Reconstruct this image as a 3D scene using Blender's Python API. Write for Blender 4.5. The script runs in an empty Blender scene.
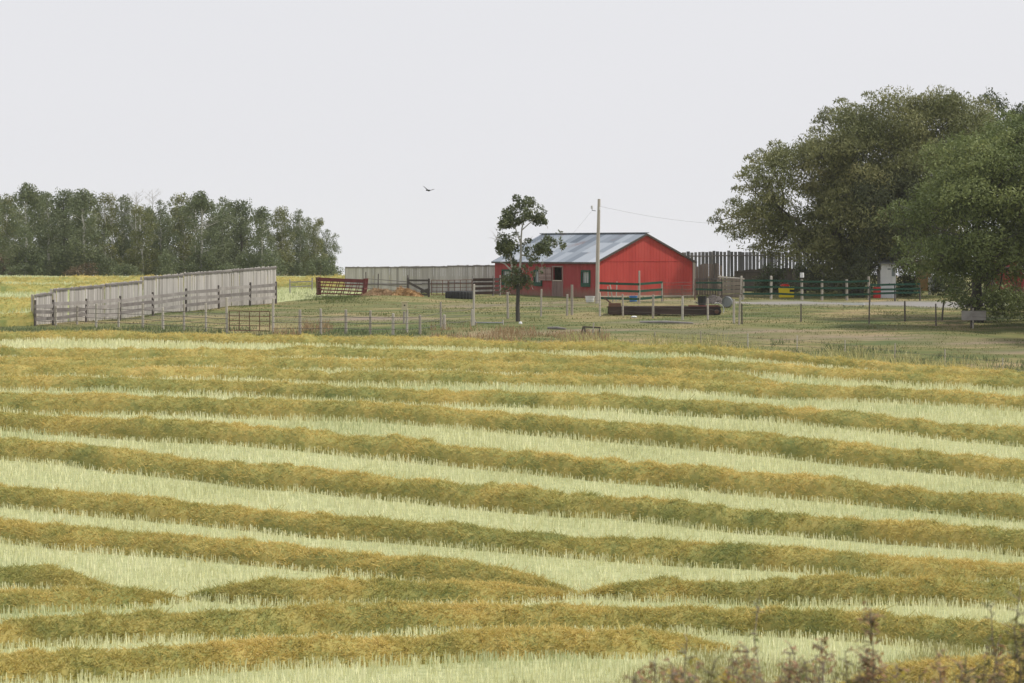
import bpy, math, random
import numpy as np
from mathutils import Vector, Matrix

SC = bpy.context.scene
COL = SC.collection
HAZE = 0.00011
F = 2800.0; HY = 250.0; CX = 512.0
R = np.random.RandomState(7)
random.seed(7)

# ------------------------------------------------------------------ terrain
def _z(y, D): return -(y - HY) / F * D
KN = [(-200,-2.5),(-10,-1.6),(0,-1.7),(10,-2.7),(20,-4.6),(30,-6.6),(40,-8.3),(50,-9.1),(62,_z(668,62)),(68.5,_z(637,68.5)),(75,_z(606,75)),
      (80,_z(573,80)),(85,_z(539,85)),(92,_z(497,92)),(99,_z(455,99)),(106,_z(421,106)),(111,_z(402,111)),
      (117,_z(385,117)),(123,_z(371,123)),(128,_z(360,128)),(135,_z(348,135)),(141,_z(337,141)),(148,_z(327,148)),
      (160,_z(316,160)),(175,_z(305,175)),(187,_z(298,187)),(208,_z(290,208)),(228,_z(284,228)),(255,_z(279,255)),
      (285,_z(276.5,285)),(310,-3.0),(360,-5.5),(450,-11),(700,-20),(1200,-30),(2500,-44),(6000,-80)]
_d = np.arange(-200, 6000, 1.0)
_zz = np.interp(_d, [k[0] for k in KN], [k[1] for k in KN])
_k = np.exp(-0.5*(np.arange(-12,13)/3.2)**2); _k /= _k.sum()
_zz = np.convolve(np.pad(_zz, 12, mode='edge'), _k, mode='valid')
BUMPS = []      # x, y, sx, sy, h
def ground(x, y):
    x = np.asarray(x, float); y = np.asarray(y, float)
    z = np.interp(y, _d, _zz)
    for (bx, by, sx, sy, h) in BUMPS:
        z = z + h*np.exp(-0.5*(((x-bx)/sx)**2 + ((y-by)/sy)**2))
    z = z + 0.05*np.sin(x*0.31+1.3)*np.sin(y*0.23+0.4) + 0.03*np.sin(x*0.83+y*0.41)
    return z
def gz(x, y): return float(ground(x, y))
_DS = np.arange(56, 300, 0.1)
def hit(px, py):
    xs = (px-CX)/F*_DS
    d = ground(xs, _DS) - (-(py-HY)/F*_DS)
    i = np.argmax(d > 0) if (d > 0).any() else int(np.argmax(d))
    D = _DS[i]
    return Vector(((px-CX)/F*D, D, gz((px-CX)/F*D, D)))
def at(px, py, D): return Vector(((px-CX)/F*D, D, -(py-HY)/F*D))
def at_ground(px, D):
    x = (px-CX)/F*D
    return Vector((x, D, gz(x, D)))
BUMPS.append((-27, 163, 9, 14, -0.45))
m0 = hit(335, 297); BUMPS.append((m0.x, m0.y-1, 2.6, 2.2, 0.45))
m0 = hit(385, 300); BUMPS.append((m0.x, m0.y-1, 2.2, 2.0, 0.30))

# ------------------------------------------------------------------ noise
_P = np.random.RandomState(3).rand(64, 64, 64).astype(np.float32)
def vnoise(x, y, z=0.0):
    x, y, z = np.broadcast_arrays(np.asarray(x, float), np.asarray(y, float), np.asarray(z, float))
    xi, yi, zi = np.floor(x).astype(int), np.floor(y).astype(int), np.floor(z).astype(int)
    fx, fy, fz = x-xi, y-yi, z-zi
    fx, fy, fz = fx*fx*(3-2*fx), fy*fy*(3-2*fy), fz*fz*(3-2*fz)
    o = 0
    for dx in (0, 1):
        for dy in (0, 1):
            for dz in (0, 1):
                w = (fx if dx else 1-fx)*(fy if dy else 1-fy)*(fz if dz else 1-fz)
                o = o + w*_P[(xi+dx) % 64, (yi+dy) % 64, (zi+dz) % 64]
    return o

# ------------------------------------------------------------------ materials
def new_mat(name):
    m = bpy.data.materials.new(name); m.use_nodes = True
    nt = m.node_tree
    b = nt.nodes['Principled BSDF']
    b.inputs['Specular IOR Level'].default_value = 0.25
    return m, nt, b
def ramp(nt, cols, fac):
    r = nt.nodes.new('ShaderNodeValToRGB')
    e = r.color_ramp.elements
    while len(e) < len(cols): e.new(0.5)
    for i, c in enumerate(cols):
        e[i].position = i/(len(cols)-1); e[i].color = (*c, 1)
    nt.links.new(fac, r.inputs['Fac'])
    return r.outputs['Color']
def math_node(nt, op, a, b=None, clamp=False):
    n = nt.nodes.new('ShaderNodeMath'); n.operation = op; n.use_clamp = clamp
    for i, v in enumerate((a, b)):
        if v is None: continue
        if isinstance(v, (int, float)): n.inputs[i].default_value = v
        else: nt.links.new(v, n.inputs[i])
    return n.outputs[0]
def noise_node(nt, scale, detail=4, vec=None, sc3=None):
    n = nt.nodes.new('ShaderNodeTexNoise'); n.inputs['Scale'].default_value = scale; n.inputs['Detail'].default_value = detail
    tc = nt.nodes.new('ShaderNodeTexCoord')
    src = tc.outputs['Object']
    if sc3:
        mp = nt.nodes.new('ShaderNodeMapping'); mp.inputs['Scale'].default_value = sc3
        nt.links.new(src, mp.inputs['Vector']); src = mp.outputs['Vector']
    nt.links.new(src, n.inputs['Vector'])
    return n.outputs['Fac']
def tinted(name, cols, noise_scale=1.0, noise_amt=0.5, rough=0.8, sc3=None, translucent=0.0, metallic=0.0, bump=0.0, world_var=None):
    """ramp over (per-face tint mixed with noise)"""
    m, nt, b = new_mat(name)
    a = nt.nodes.new('ShaderNodeAttribute'); a.attribute_name = 'tint'
    n = noise_node(nt, noise_scale, 5, sc3=sc3)
    nn = math_node(nt, 'MULTIPLY_ADD', n, 2.4); nt.nodes[-1].inputs[2].default_value = -0.7
    t = math_node(nt, 'MULTIPLY', a.outputs['Fac'], 1-noise_amt)
    s = math_node(nt, 'MULTIPLY', nn, noise_amt)
    f = math_node(nt, 'ADD', t, s, True)
    c = ramp(nt, cols, f)
    if name.startswith('barn'):
        tc_ = nt.nodes.new('ShaderNodeTexCoord'); sp = nt.nodes.new('ShaderNodeSeparateXYZ'); nt.links.new(tc_.outputs['Object'], sp.inputs[0])
        n5 = noise_node(nt, 1.6, 6, sc3=(2.5,2.5,.9))
        hz_ = math_node(nt, 'MULTIPLY_ADD', sp.outputs['Z'], -1.6); nt.nodes[-1].inputs[2].default_value = .55
        sm = math_node(nt, 'ADD', hz_, math_node(nt, 'MULTIPLY_ADD', n5, 1.4)); 
        sm = math_node(nt, 'MULTIPLY', math_node(nt, 'ADD', sm, -.45, True), .75)
        n6 = noise_node(nt, .9, 6, sc3=(1.2,1.2,.35)); fd = math_node(nt, 'MULTIPLY_ADD', n6, 3.0, True); nt.nodes[-1].inputs[2].default_value = -1.55
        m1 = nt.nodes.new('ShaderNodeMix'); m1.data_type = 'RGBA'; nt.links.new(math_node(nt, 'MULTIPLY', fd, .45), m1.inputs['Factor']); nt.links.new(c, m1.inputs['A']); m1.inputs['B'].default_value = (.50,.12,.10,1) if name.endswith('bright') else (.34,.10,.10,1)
        m2 = nt.nodes.new('ShaderNodeMix'); m2.data_type = 'RGBA'; nt.links.new(sm, m2.inputs['Factor']); nt.links.new(m1.outputs['Result'], m2.inputs['A']); m2.inputs['B'].default_value = (.22,.15,.11,1)
        c = m2.outputs['Result']
    nt.links.new(c, b.inputs['Base Color'])
    b.inputs['Roughness'].default_value = rough
    b.inputs['Metallic'].default_value = metallic
    if bump:
        bp = nt.nodes.new('ShaderNodeBump'); bp.inputs['Strength'].default_value = bump; bp.inputs['Distance'].default_value = 0.05
        nt.links.new(n, bp.inputs['Height']); nt.links.new(bp.outputs['Normal'], b.inputs['Normal'])
    if translucent:
        tr = nt.nodes.new('ShaderNodeBsdfTranslucent'); nt.links.new(c, tr.inputs['Color'])
        mx = nt.nodes.new('ShaderNodeMixShader'); mx.inputs[0].default_value = translucent
        nt.links.new(b.outputs[0], mx.inputs[1]); nt.links.new(tr.outputs[0], mx.inputs[2])
        nt.links.new(mx.outputs[0], nt.nodes['Material Output'].inputs['Surface'])
    return m
M = {}
M['stub'] = tinted('stubble_straw', [(.48,.49,.25),(.79,.78,.48),(.91,.89,.65)], .25, .35, translucent=.15)
M['stubgreen'] = tinted('stubble_green', [(.40,.46,.23),(.62,.65,.38),(.80,.80,.54)], .25, .35, translucent=.15)
M['wind'] = tinted('cut_canola', [(.20,.25,.08),(.38,.365,.115),(.57,.47,.155),(.69,.535,.19),(.78,.63,.31)], .45, .35, translucent=.3)
M['grassg'] = tinted('grass_green', [(.075,.11,.032),(.12,.155,.048),(.19,.20,.08)], .3, .5, translucent=.2)
M['grassy'] = tinted('grass_dry', [(.17,.15,.075),(.24,.20,.10),(.31,.25,.14)], .3, .5, translucent=.2)
M['weedred'] = tinted('weed_dry_pink', [(.26,.20,.09),(.36,.24,.14),(.42,.28,.18)], .3, .4, translucent=.2)
M['weedyel'] = tinted('weed_yellow', [(.28,.30,.12),(.42,.39,.17),(.54,.47,.24)], .3, .4, translucent=.2)
M['weedgrn'] = tinted('weed_green', [(.10,.135,.06),(.14,.18,.08),(.22,.24,.12)], .3, .4, translucent=.2)
M['leaf_will'] = tinted('willow_leaf', [(.065,.085,.035),(.145,.16,.062),(.24,.24,.10),(.33,.29,.13)], .22, .45, .6, translucent=.25)
M['leaf_green'] = tinted('elm_leaf', [(.055,.085,.03),(.125,.16,.055),(.215,.25,.09),(.33,.33,.12)], .22, .45, .6, translucent=.25)
M['leaf_grey'] = tinted('grey_leaf', [(.07,.085,.045),(.115,.13,.065),(.17,.175,.09)], .25, .4, .6, translucent=.25)
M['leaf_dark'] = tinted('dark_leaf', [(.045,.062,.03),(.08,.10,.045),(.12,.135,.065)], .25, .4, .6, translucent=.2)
M['leaf_pop'] = tinted('poplar_leaf', [(.075,.10,.052),(.125,.155,.078),(.185,.205,.108),(.25,.24,.14)], .12, .45, .6, translucent=.25)
M['leaf_rust'] = tinted('rust_leaf', [(.09,.075,.045),(.15,.105,.065),(.18,.14,.08)], .3, .4, .6, translucent=.2)
M['leaf_small'] = tinted('small_tree_leaf', [(.06,.08,.04),(.12,.145,.07),(.21,.22,.11)], .9, .4, .6, translucent=.2)
M['leaf_brown'] = tinted('shrub_leaf_brown', [(.15,.18,.07),(.27,.22,.10),(.36,.19,.12),(.48,.36,.13)], 2, .3, .6, translucent=.35)
M['leaf_olive'] = tinted('shrub_leaf_olive', [(.13,.16,.06),(.24,.24,.09),(.42,.34,.12)], 2, .3, .6, translucent=.35)
M['leaf_yell'] = tinted('shrub_leaf_yellow', [(.20,.21,.06),(.42,.34,.07),(.55,.38,.08)], 2, .3, .6, translucent=.35)
M['bark'] = tinted('bark_dark', [(.05,.045,.04),(.10,.09,.08)], 3, .7, sc3=(1,1,.2))
M['barkpale'] = tinted('bark_pale', [(.30,.28,.25),(.62,.60,.56)], 3, .7, sc3=(1,1,.3))
M['board'] = tinted('weathered_board', [(.28,.26,.24),(.45,.425,.395),(.58,.55,.52)], 2.0, .35, .85, sc3=(3,3,.25), bump=.3)
M['boardb'] = tinted('brown_slab', [(.13,.11,.09),(.24,.20,.16),(.34,.29,.24)], 2.0, .35, .85, sc3=(3,3,.25), bump=.3)
M['slab'] = tinted('slab_grey', [(.09,.09,.09),(.20,.20,.20),(.36,.36,.37)], 2.0, .3, .85, sc3=(3,3,.2), bump=.3)
M['rail'] = tinted('rail_wood', [(.13,.115,.11),(.25,.23,.22),(.42,.39,.37)], 2.0, .4, .85, bump=.3)
M['post'] = tinted('post_wood', [(.28,.25,.21),(.42,.38,.33),(.56,.52,.46)], 3.0, .4, .85, sc3=(2,2,.3), bump=.3)
M['postdark'] = tinted('post_dark', [(.07,.06,.055),(.14,.12,.11)], 3.0, .4, .85)
M['greenp'] = tinted('green_paint', [(.014,.055,.036),(.022,.085,.055)], 2.0, .6, .6)
M['wire'] = tinted('fence_wire', [(.10,.09,.08),(.18,.16,.15)], 1.0, .5, .6, metallic=.3)
M['barn_a'] = tinted('barn_red_shaded', [(.25,.032,.036),(.32,.044,.047),(.38,.065,.066)], 1.2, .75, .75, sc3=(2.0,2.0,.35), bump=.2)  # barn red darkened: shade on the long wall is put into the colour
M['barn_b'] = tinted('barn_red_lit_bright', [(.42,.050,.042),(.50,.064,.054),(.55,.085,.07)], .8, .9, .7, sc3=(1.5,1.5,.3), bump=.15)  # barn red lightened: sunlight on the gable is put into the colour
M['redmetal'] = tinted('red_metal', [(.10,.03,.03),(.19,.045,.045),(.26,.08,.07)], 4, .5, .55)
M['rust'] = tinted('rust', [(.11,.06,.045),(.20,.10,.07)], 4, .5, .85)
M['trim'] = tinted('pale_trim', [(.42,.34,.26),(.55,.48,.40)], 3, .5, .8)
M['doorw'] = tinted('door_wood', [(.18,.12,.11),(.30,.21,.19),(.38,.28,.25)], 3, .5, .85, sc3=(3,3,.4))
M['dark'] = tinted('dark_inside', [(.012,.011,.010),(.025,.022,.02)], 3, .5, .9)
M['white'] = tinted('white_paint', [(.62,.63,.64),(.78,.78,.78)], 2, .6, .5)
M['cream'] = tinted('cream_paint', [(.48,.42,.28),(.62,.56,.40)], 5, .5, .7)
M['blue'] = tinted('blue_plastic', [(.06,.19,.50),(.09,.26,.62)], 3, .5, .4)
M['yellow'] = tinted('yellow_plastic', [(.70,.52,.015),(.80,.62,.02)], 2, .5, .45)
M['redpl'] = tinted('red_plastic', [(.45,.02,.02),(.55,.03,.025)], 2, .5, .45)
M['rubber'] = tinted('rubber', [(.018,.018,.02),(.045,.045,.045)], 5, .5, .8)
M['timber'] = tinted('dark_timber', [(.03,.022,.02),(.07,.045,.04),(.12,.075,.065)], 2, .6, .85, sc3=(.4,2,2))
M['greymetal'] = tinted('grey_metal', [(.16,.17,.18),(.28,.29,.30)], 2, .6, .5, metallic=.2)
M['hay'] = tinted('old_hay', [(.24,.15,.075),(.36,.22,.10),(.44,.29,.15)], 2.5, .6, .95)
M['glass'] = None
g, nt, b = new_mat('window_glass'); b.inputs['Base Color'].default_value = (.25,.28,.29,1); b.inputs['Roughness'].default_value = .08; b.inputs['Specular IOR Level'].default_value = .8; M['glass'] = g
g, nt, b = new_mat('bird_black'); b.inputs['Base Color'].default_value = (.02,.02,.022,1); b.inputs['Roughness'].default_value = .6; M['bird'] = g
# corrugated roof: sheet colour varies by sheet
def roof_mat():
    m, nt, b = new_mat('corrugated_roof')
    a = nt.nodes.new('ShaderNodeAttribute'); a.attribute_name = 'tint'
    c = ramp(nt, [(.13,.155,.19),(.22,.25,.29),(.31,.345,.39),(.44,.47,.51)], a.outputs['Fac'])
    n = noise_node(nt, .55, 5); n2 = noise_node(nt, 6, 3)
    f = math_node(nt, 'MULTIPLY_ADD', n, 9.0, True); nt.nodes[-1].inputs[2].default_value = -5.1
    f2 = math_node(nt, 'MULTIPLY', f, n2, True)
    mx = nt.nodes.new('ShaderNodeMix'); mx.data_type = 'RGBA'
    nt.links.new(f2, mx.inputs['Factor']); nt.links.new(c, mx.inputs['A']); mx.inputs['B'].default_value = (.19,.10,.08,1)
    nt.links.new(mx.outputs['Result'], b.inputs['Base Color'])
    b.inputs['Roughness'].default_value = .5; b.inputs['Metallic'].default_value = .35
    return m
M['roof'] = roof_mat()

# ------------------------------------------------------------------ objects
def link(o, parent=None):
    COL.objects.link(o)
    if parent is not None: o.parent = parent
    return o
def tag(o, label=None, cat=None, group=None, kind=None):
    if label: o['label'] = label
    if cat: o['category'] = cat
    if group: o['group'] = group
    if kind: o['kind'] = kind
    return o
def empty(name, loc, label, cat, group=None, rz=0.0):
    o = bpy.data.objects.new(name, None); o.location = loc; o.rotation_euler = (0, 0, rz)
    o.empty_display_size = .2
    link(o); return tag(o, label, cat, group)
def mesh_np(name, V, Q, T, mat, k=4):
    """V (n,3); Q (m,k) ; T (m,) tint"""
    me = bpy.data.meshes.new(name)
    n, m = len(V), len(Q)
    me.vertices.add(n); me.vertices.foreach_set('co', np.ascontiguousarray(V, dtype=np.float32).ravel())
    me.loops.add(m*k); me.loops.foreach_set('vertex_index', np.ascontiguousarray(Q, dtype=np.int32).ravel())
    me.polygons.add(m); me.polygons.foreach_set('loop_start', np.arange(0, m*k, k, dtype=np.int32))
    me.update(calc_edges=True)
    a = me.attributes.new('tint', 'FLOAT', 'FACE'); a.data.foreach_set('value', np.ascontiguousarray(T, dtype=np.float32))
    me.materials.append(mat)
    return me
def obj_np(name, V, Q, T, mat, parent=None, k=4):
    return link(bpy.data.objects.new(name, mesh_np(name, V, Q, T, mat, k)), parent)
class MB:
    def __init__(s): s.v = []; s.f = []; s.t = []
    def add(s, vs, fs, t=None):
        o = len(s.v); s.v += [tuple(v) for v in vs]
        for f in fs: s.f.append(tuple(i+o for i in f)); s.t.append(random.random() if t is None else t)
        return s
    def box(s, c, sz, rz=0.0, t=None, mtx=None):
        t = random.random() if t is None else t
        hx, hy, hz = [a/2 for a in sz]
        P = [Vector((x, y, z)) for z in (-hz, hz) for (x, y) in ((-hx,-hy),(hx,-hy),(hx,hy),(-hx,hy))]
        m = mtx if mtx is not None else Matrix.Rotation(rz, 3, 'Z')
        P = [m @ p + Vector(c) for p in P]
        return s.add(P, [(3,2,1,0),(4,5,6,7),(0,1,5,4),(1,2,6,5),(2,3,7,6),(3,0,4,7)], t)
    def bar(s, a, b, w, h, t=None, up=Vector((0,0,1))):
        """box bar from a to b, h measured along up, w sideways"""
        a, b = Vector(a), Vector(b); d = (b-a); L = d.length; d.normalize()
        side = d.cross(up)
        if side.length < 1e-4: side = Vector((1,0,0))
        side.normalize(); u = side.cross(d).normalized()
        m = Matrix((d, side, u)).transposed()
        return s.box((a+b)/2, (L, w, h), t=t, mtx=m)
    def tube(s, pts, rs, n=6, t=None, cap=True):
        t = random.random() if t is None else t
        pts = [Vector(p) for p in pts]; o = len(s.v)
        if isinstance(rs, (int, float)): rs = [rs]*len(pts)
        prev = None
        for i, p in enumerate(pts):
            d = (pts[min(i+1, len(pts)-1)] - pts[max(i-1, 0)]).normalized()
            a = d.cross(Vector((0,0,1))) if abs(d.z) < .95 else d.cross(Vector((0,1,0)))
            a.normalize(); b = d.cross(a).normalized()
            if prev is not None and a.dot(prev) < 0: a = -a; b = -b
            prev = a
            for k in range(n):
                an = 2*math.pi*k/n
                s.v.append(tuple(p + (a*math.cos(an)+b*math.sin(an))*rs[i]))
        for i in range(len(pts)-1):
            for k in range(n):
                k2 = (k+1) % n
                s.f.append((o+i*n+k, o+i*n+k2, o+(i+1)*n+k2, o+(i+1)*n+k)); s.t.append(t)
        if cap:
            s.f.append(tuple(o+k for k in range(n))[::-1]); s.t.append(t)
            s.f.append(tuple(o+(len(pts)-1)*n+k for k in range(n))); s.t.append(t)
        return s
    def build(s, name, mat, parent=None):
        me = bpy.data.meshes.new(name); me.from_pydata(s.v, [], s.f); me.update()
        a = me.attributes.new('tint', 'FLOAT', 'FACE'); a.data.foreach_set('value', s.t)
        me.materials.append(mat)
        o = link(bpy.data.objects.new(name, me), parent)
        if parent is not None: o.matrix_parent_inverse = Matrix.Translation(-Vector(parent.location)) if getattr(parent, '_w', False) else Matrix()
        return o
def local(parent_loc, p): return Vector(p) - Vector(parent_loc)

# ------------------------------------------------------------------ ground sheet
edge_px = ([-400,0,340,680,850,1024,1400],[332,333,339,347,360,377,398])
def proj(x, y, z): return CX + F*x/y, HY - F*z/y
xs = np.unique(np.concatenate([np.arange(-64, 64.1, .5), np.arange(-150, 151, 6), [-1500,-800,-400,-250,250,400,800,1500]]))
ys = np.unique(np.concatenate([np.arange(-40, 56, 2.), np.arange(56, 300, .5), np.arange(300, 460, 6), [520,600,700,900,1200,1500]]))
X, Y = np.meshgrid(xs, ys)
Z = ground(X, Y)
wbL0 = hit(34, 325); wbL1 = hit(276, 303)
print('windbreak', wbL0, wbL1, 'barn', hit(597, 298))
Yc = np.maximum(Y, 1.0); PX, PY = proj(X, Yc, Z)
yard_noise = vnoise(X*.35, Y*.35, 3.3)
Z = Z + np.where((Y > 138) & (Y < 200), (vnoise(X*.9, Y*.9)-.5)*.08, 0)
field = ((PY > np.interp(PX, *edge_px)) & (Y < 150)) * 1.0
yl = np.interp(X, [wbL0.x-3, wbL0.x, wbL1.x, wbL1.x+1, -8], [150, wbL0.y+.5, wbL1.y+.5, 183, 192])
field = np.maximum(field, ((Y > yl) & (X < -8)) * 1.0)
dirt = np.zeros_like(X); grav = np.zeros_like(X); DP = []
def patch(arr, px, py, rx, rD, amt=1.0):
    p = hit(px, py); s = F/p.y
    d = ((X-p.x)/(rx/s))**2 + ((Y-p.y)/rD)**2
    arr += amt*np.exp(-d); DP.append((p.x, p.y, rx/s, rD, amt))
def bare(x, y):
    o = 0
    for (a, b, c, d, e_) in DP: o = o + e_*np.exp(-(((x-a)/c)**2 + ((y-b)/d)**2))
    return o
for a in [(350,318,60,2.2,.8),(400,319,50,2.0,.8),(240,315,70,2.5,.5),(150,318,60,2,.4),(500,305,80,2.2,.8),(560,303,50,2,.6),(650,322,50,1.2,.8),(690,323,20,1,.7),
          (600,330,90,1.5,.6),(760,331,80,1.8,.6),(820,337,70,2,.7),(900,338,60,1.6,.5),(970,343,70,1.8,.6),(1010,352,40,1.2,.8),(640,301,50,1.2,.6),(520,333,60,1.5,.5)]:
    patch(dirt, *a)
for a in [(840,303,110,2.6,1.2),(920,305,80,3.0,1.2),(1000,306,60,3,.8),(770,303,50,1.5,.6)]:
    patch(grav, *a)
nv = len(xs)
idx = np.arange(X.size).reshape(X.shape)
Q = np.stack([idx[:-1,:-1], idx[:-1,1:], idx[1:,1:], idx[1:,:-1]], -1).reshape(-1, 4)
def ground_mat():
    m, nt, b = new_mat('ground_surface')
    def att(n):
        a = nt.nodes.new('ShaderNodeAttribute'); a.attribute_name = n; return a.outputs['Fac']
    def mix(f, A, B):
        mx = nt.nodes.new('ShaderNodeMix'); mx.data_type = 'RGBA'
        nt.links.new(f, mx.inputs['Factor']); nt.links.new(A, mx.inputs['A']); nt.links.new(B, mx.inputs['B'])
        return mx.outputs['Result']
    n1 = noise_node(nt, .16, 6, sc3=(1,1.0,1)); n2 = noise_node(nt, 3.0, 5); n3 = noise_node(nt, .5, 5, sc3=(.35,1.6,1))
    f1 = math_node(nt, 'MULTIPLY_ADD', n1, 3.0, True); nt.nodes[-1].inputs[2].default_value = -1.0
    f3 = math_node(nt, 'MULTIPLY_ADD', n3, 4.0, True); nt.nodes[-1].inputs[2].default_value = -1.55
    yard = ramp(nt, [(.065,.10,.028),(.15,.145,.05),(.31,.235,.12)], math_node(nt, 'MULTIPLY', math_node(nt,'ADD',f3,f1), .5))
    soil = ramp(nt, [(.23,.26,.12),(.36,.38,.19),(.50,.50,.28)], n2)
    dcol = ramp(nt, [(.13,.10,.085),(.22,.17,.13),(.34,.27,.19)], n2)
    gcol = ramp(nt, [(.20,.19,.18),(.28,.265,.25)], n2)
    f4 = math_node(nt, 'MULTIPLY_ADD', f3, .9); nt.nodes[-1].inputs[2].default_value = .35
    dm = math_node(nt, 'MULTIPLY', att('dirt'), f4, True)
    c = mix(dm, yard, dcol)
    c = mix(math_node(nt, 'MULTIPLY', att('gravel'), 1.0, True), c, gcol)
    c = mix(att('field'), c, soil)
    nt.links.new(c, b.inputs['Base Color']); b.inputs['Roughness'].default_value = .95
    bp = nt.nodes.new('ShaderNodeBump'); bp.inputs['Strength'].default_value = .5; bp.inputs['Distance'].default_value = .05
    nt.links.new(n2, bp.inputs['Height']); nt.links.new(bp.outputs['Normal'], b.inputs['Normal'])
    return m
gme = mesh_np('ground', np.stack([X.ravel(), Y.ravel(), Z.ravel()], -1), Q, np.zeros(len(Q)), ground_mat())
for nme, arr in (('field', field), ('dirt', np.clip(dirt, 0, 1.2)), ('gravel', np.clip(grav, 0, 1))):
    a = gme.attributes.new(nme, 'FLOAT', 'POINT'); a.data.foreach_set('value', arr.ravel().astype(np.float32))
gme.polygons.foreach_set('use_smooth', np.ones(len(gme.polygons), dtype=bool))
go = link(bpy.data.objects.new('ground', gme)); tag(go, kind='structure')

# ------------------------------------------------------------------ windrows
WR = []   # (x array, Ycentre array, halfwidth, height, extra)
def windrow(pts, hw=.80, h=.50, taper0=False, taper1=False, label='', dens=640, far=False, color_shift=0.0):
    P = [hit(px, py) for px, py in pts]
    xa = np.array([p.x for p in P]); ya = np.array([p.y for p in P]) + hw*.9
    # smooth interpolation
    step = .16 if not far else .3
    x = np.arange(xa[0], xa[-1], step)
    y = np.interp(x, xa, ya)
    kk = int(3.0/step); ker = np.hanning(2*kk+3); ker /= ker.sum()
    y = np.convolve(np.pad(y, kk+1, mode='reflect', reflect_type='odd'), ker, mode='valid')
    sd = len(WR)*11.7
    y = y + (vnoise(x*.45, sd, 1.5)-.5)*.35 + (vnoise(x*1.3, sd, 4.5)-.5)*.12
    hh = h*(.86 + .26*vnoise(x*.5, sd, 9.1) + .10*vnoise(x*1.7, sd, 5.1))
    ww = hw*(.74 + .36*vnoise(x*.6, sd, 22.1) + .18*vnoise(x*2.1, sd, 13.1))
    if taper0: t = np.clip((x-x[0])/2.2, 0.02, 1)**.6; hh *= t; ww *= np.clip(t, .35, 1)
    if taper1: t = np.clip((x[-1]-x)/2.2, 0.02, 1)**.6; hh *= t; ww *= np.clip(t, .35, 1)
    nv_ = 17
    v = np.linspace(-1, 1, nv_)
    XX, VV = np.meshgrid(x, v, indexing='ij')
    prof = (1-np.abs(VV)**3.0)
    YY = y[:,None] + VV*ww[:,None]
    lump = (vnoise(XX*1.7, YY*2.2, sd)-.5)*.20 + (vnoise(XX*5, YY*5, sd)-.5)*.15
    ZZ = ground(XX, YY) - .03 + hh[:,None]*prof*(1+lump*1.6) 
    V = np.stack([XX, YY, ZZ], -1).reshape(-1, 3)
    id_ = np.arange(len(V)).reshape(XX.shape)
    Qd = np.stack([id_[:-1,:-1], id_[1:,:-1], id_[1:,1:], id_[:-1,1:]], -1).reshape(-1, 4)
    Td = .05 + .35*R.rand(len(Qd)) + color_shift
    # twigs
    n = int(dens * (x[-1]-x[0]) * 2.2 * (1.0 if far else float(np.clip((105/ya.mean())**1.6, .8, 1.9))))
    i = R.rand(n)*(len(x)-1); tx = np.interp(i, np.arange(len(x)), x)
    ty0 = np.interp(i, np.arange(len(x)), y); tw = np.interp(i, np.arange(len(x)), ww); th = np.interp(i, np.arange(len(x)), hh)
    tv = R.uniform(-1, 1, n)*.99; tv = np.where(R.rand(n) < .07, tv*R.uniform(1, 1.7, n), tv)
    ty = ty0 + tv*tw
    lp = (vnoise(tx*1.7, ty*2.2, sd)-.5)*.20 + (vnoise(tx*5, ty*5, sd)-.5)*.15
    tz = ground(tx, ty) - .03 + th*np.clip(1-np.abs(tv)**3.0, 0.04, 1)*(1+lp*1.6)
    az = R.rand(n)*2*np.pi; el = R.uniform(-.25, .95, n)
    L = R.uniform(.05, .19, n)*np.where(R.rand(n) < .05, 1.9, 1)*(1.6 if far else 1); wd = R.uniform(.005, .014, n)*(1.7 if far else 1)
    L = L*(.55+.95*vnoise(tx*2.8, ty*2.8, sd+1))
    dx, dy, dz = np.cos(az)*np.cos(el), np.sin(az)*np.cos(el), np.sin(el)
    d = np.stack([dx, dy, dz], -1)
    s_ = np.cross(d, R.normal(size=(n, 3))); s_ /= np.linalg.norm(s_, axis=1)[:,None]
    p = np.stack([tx, ty, tz-.02], -1)
    a0 = p - s_*wd[:,None]; a1 = p + s_*wd[:,None]; e = p + d*L[:,None]
    b0 = e + s_*wd[:,None]*.5; b1 = e - s_*wd[:,None]*.5
    TV = np.stack([a0, a1, b0, b1], 1).reshape(-1, 3)
    TQ = np.arange(n*4).reshape(-1, 4) + len(V)
    patchn = .55*vnoise(tx*.45, ty*1.5, sd+3) + .45*vnoise(tx*1.9, ty*2.5, sd+7)
    TT = np.clip(.18 + .50*R.rand(n) + .75*(patchn-.45) + .35*(vnoise(tx*.13, sd, 3.7)-.5) + color_shift + .15*(R.rand(n) < .12), 0, 1)
    o = obj_np('windrow', np.concatenate([V, TV]), np.concatenate([Qd, TQ]), np.concatenate([np.clip(Td,0,1), TT]), M['wind'])
    tag(o, label, 'windrow', 'windrows of cut canola lying across the field')
    WR.append((x, y, ww))
    return o
W = windrow
W([(-60,342),(0,343),(340,348),(680,357),(780,364),(900,376),(1024,386),(1090,392)], label='farthest golden windrow of the near field, along the pasture fence', h=.48, hw=.80)
W([(-60,359),(0,360),(170,361),(340,360),(500,365),(680,372),(895,385),(1024,392),(1090,396)], label='golden windrow next in front of the one by the pasture fence', h=.48, hw=.80)
W([(-60,370),(0,371),(150,371),(340,371),(500,376),(680,383),(790,389)], taper1=True, label='brownish windrow third from the pasture fence, merging into the next at right', h=.48, hw=.80)
W([(-60,379),(0,379),(200,381),(340,386),(680,392),(895,404),(1024,412),(1090,416)], label='windrow fourth from the pasture fence, below the merging one', h=.48, hw=.80)
W([(-60,390),(0,391),(120,392),(230,396),(340,402),(500,407),(680,415),(850,430),(1024,446),(1090,452)], label='windrow fifth from the pasture fence, greener at its left', h=.48, hw=.80, color_shift=-.06)
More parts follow.
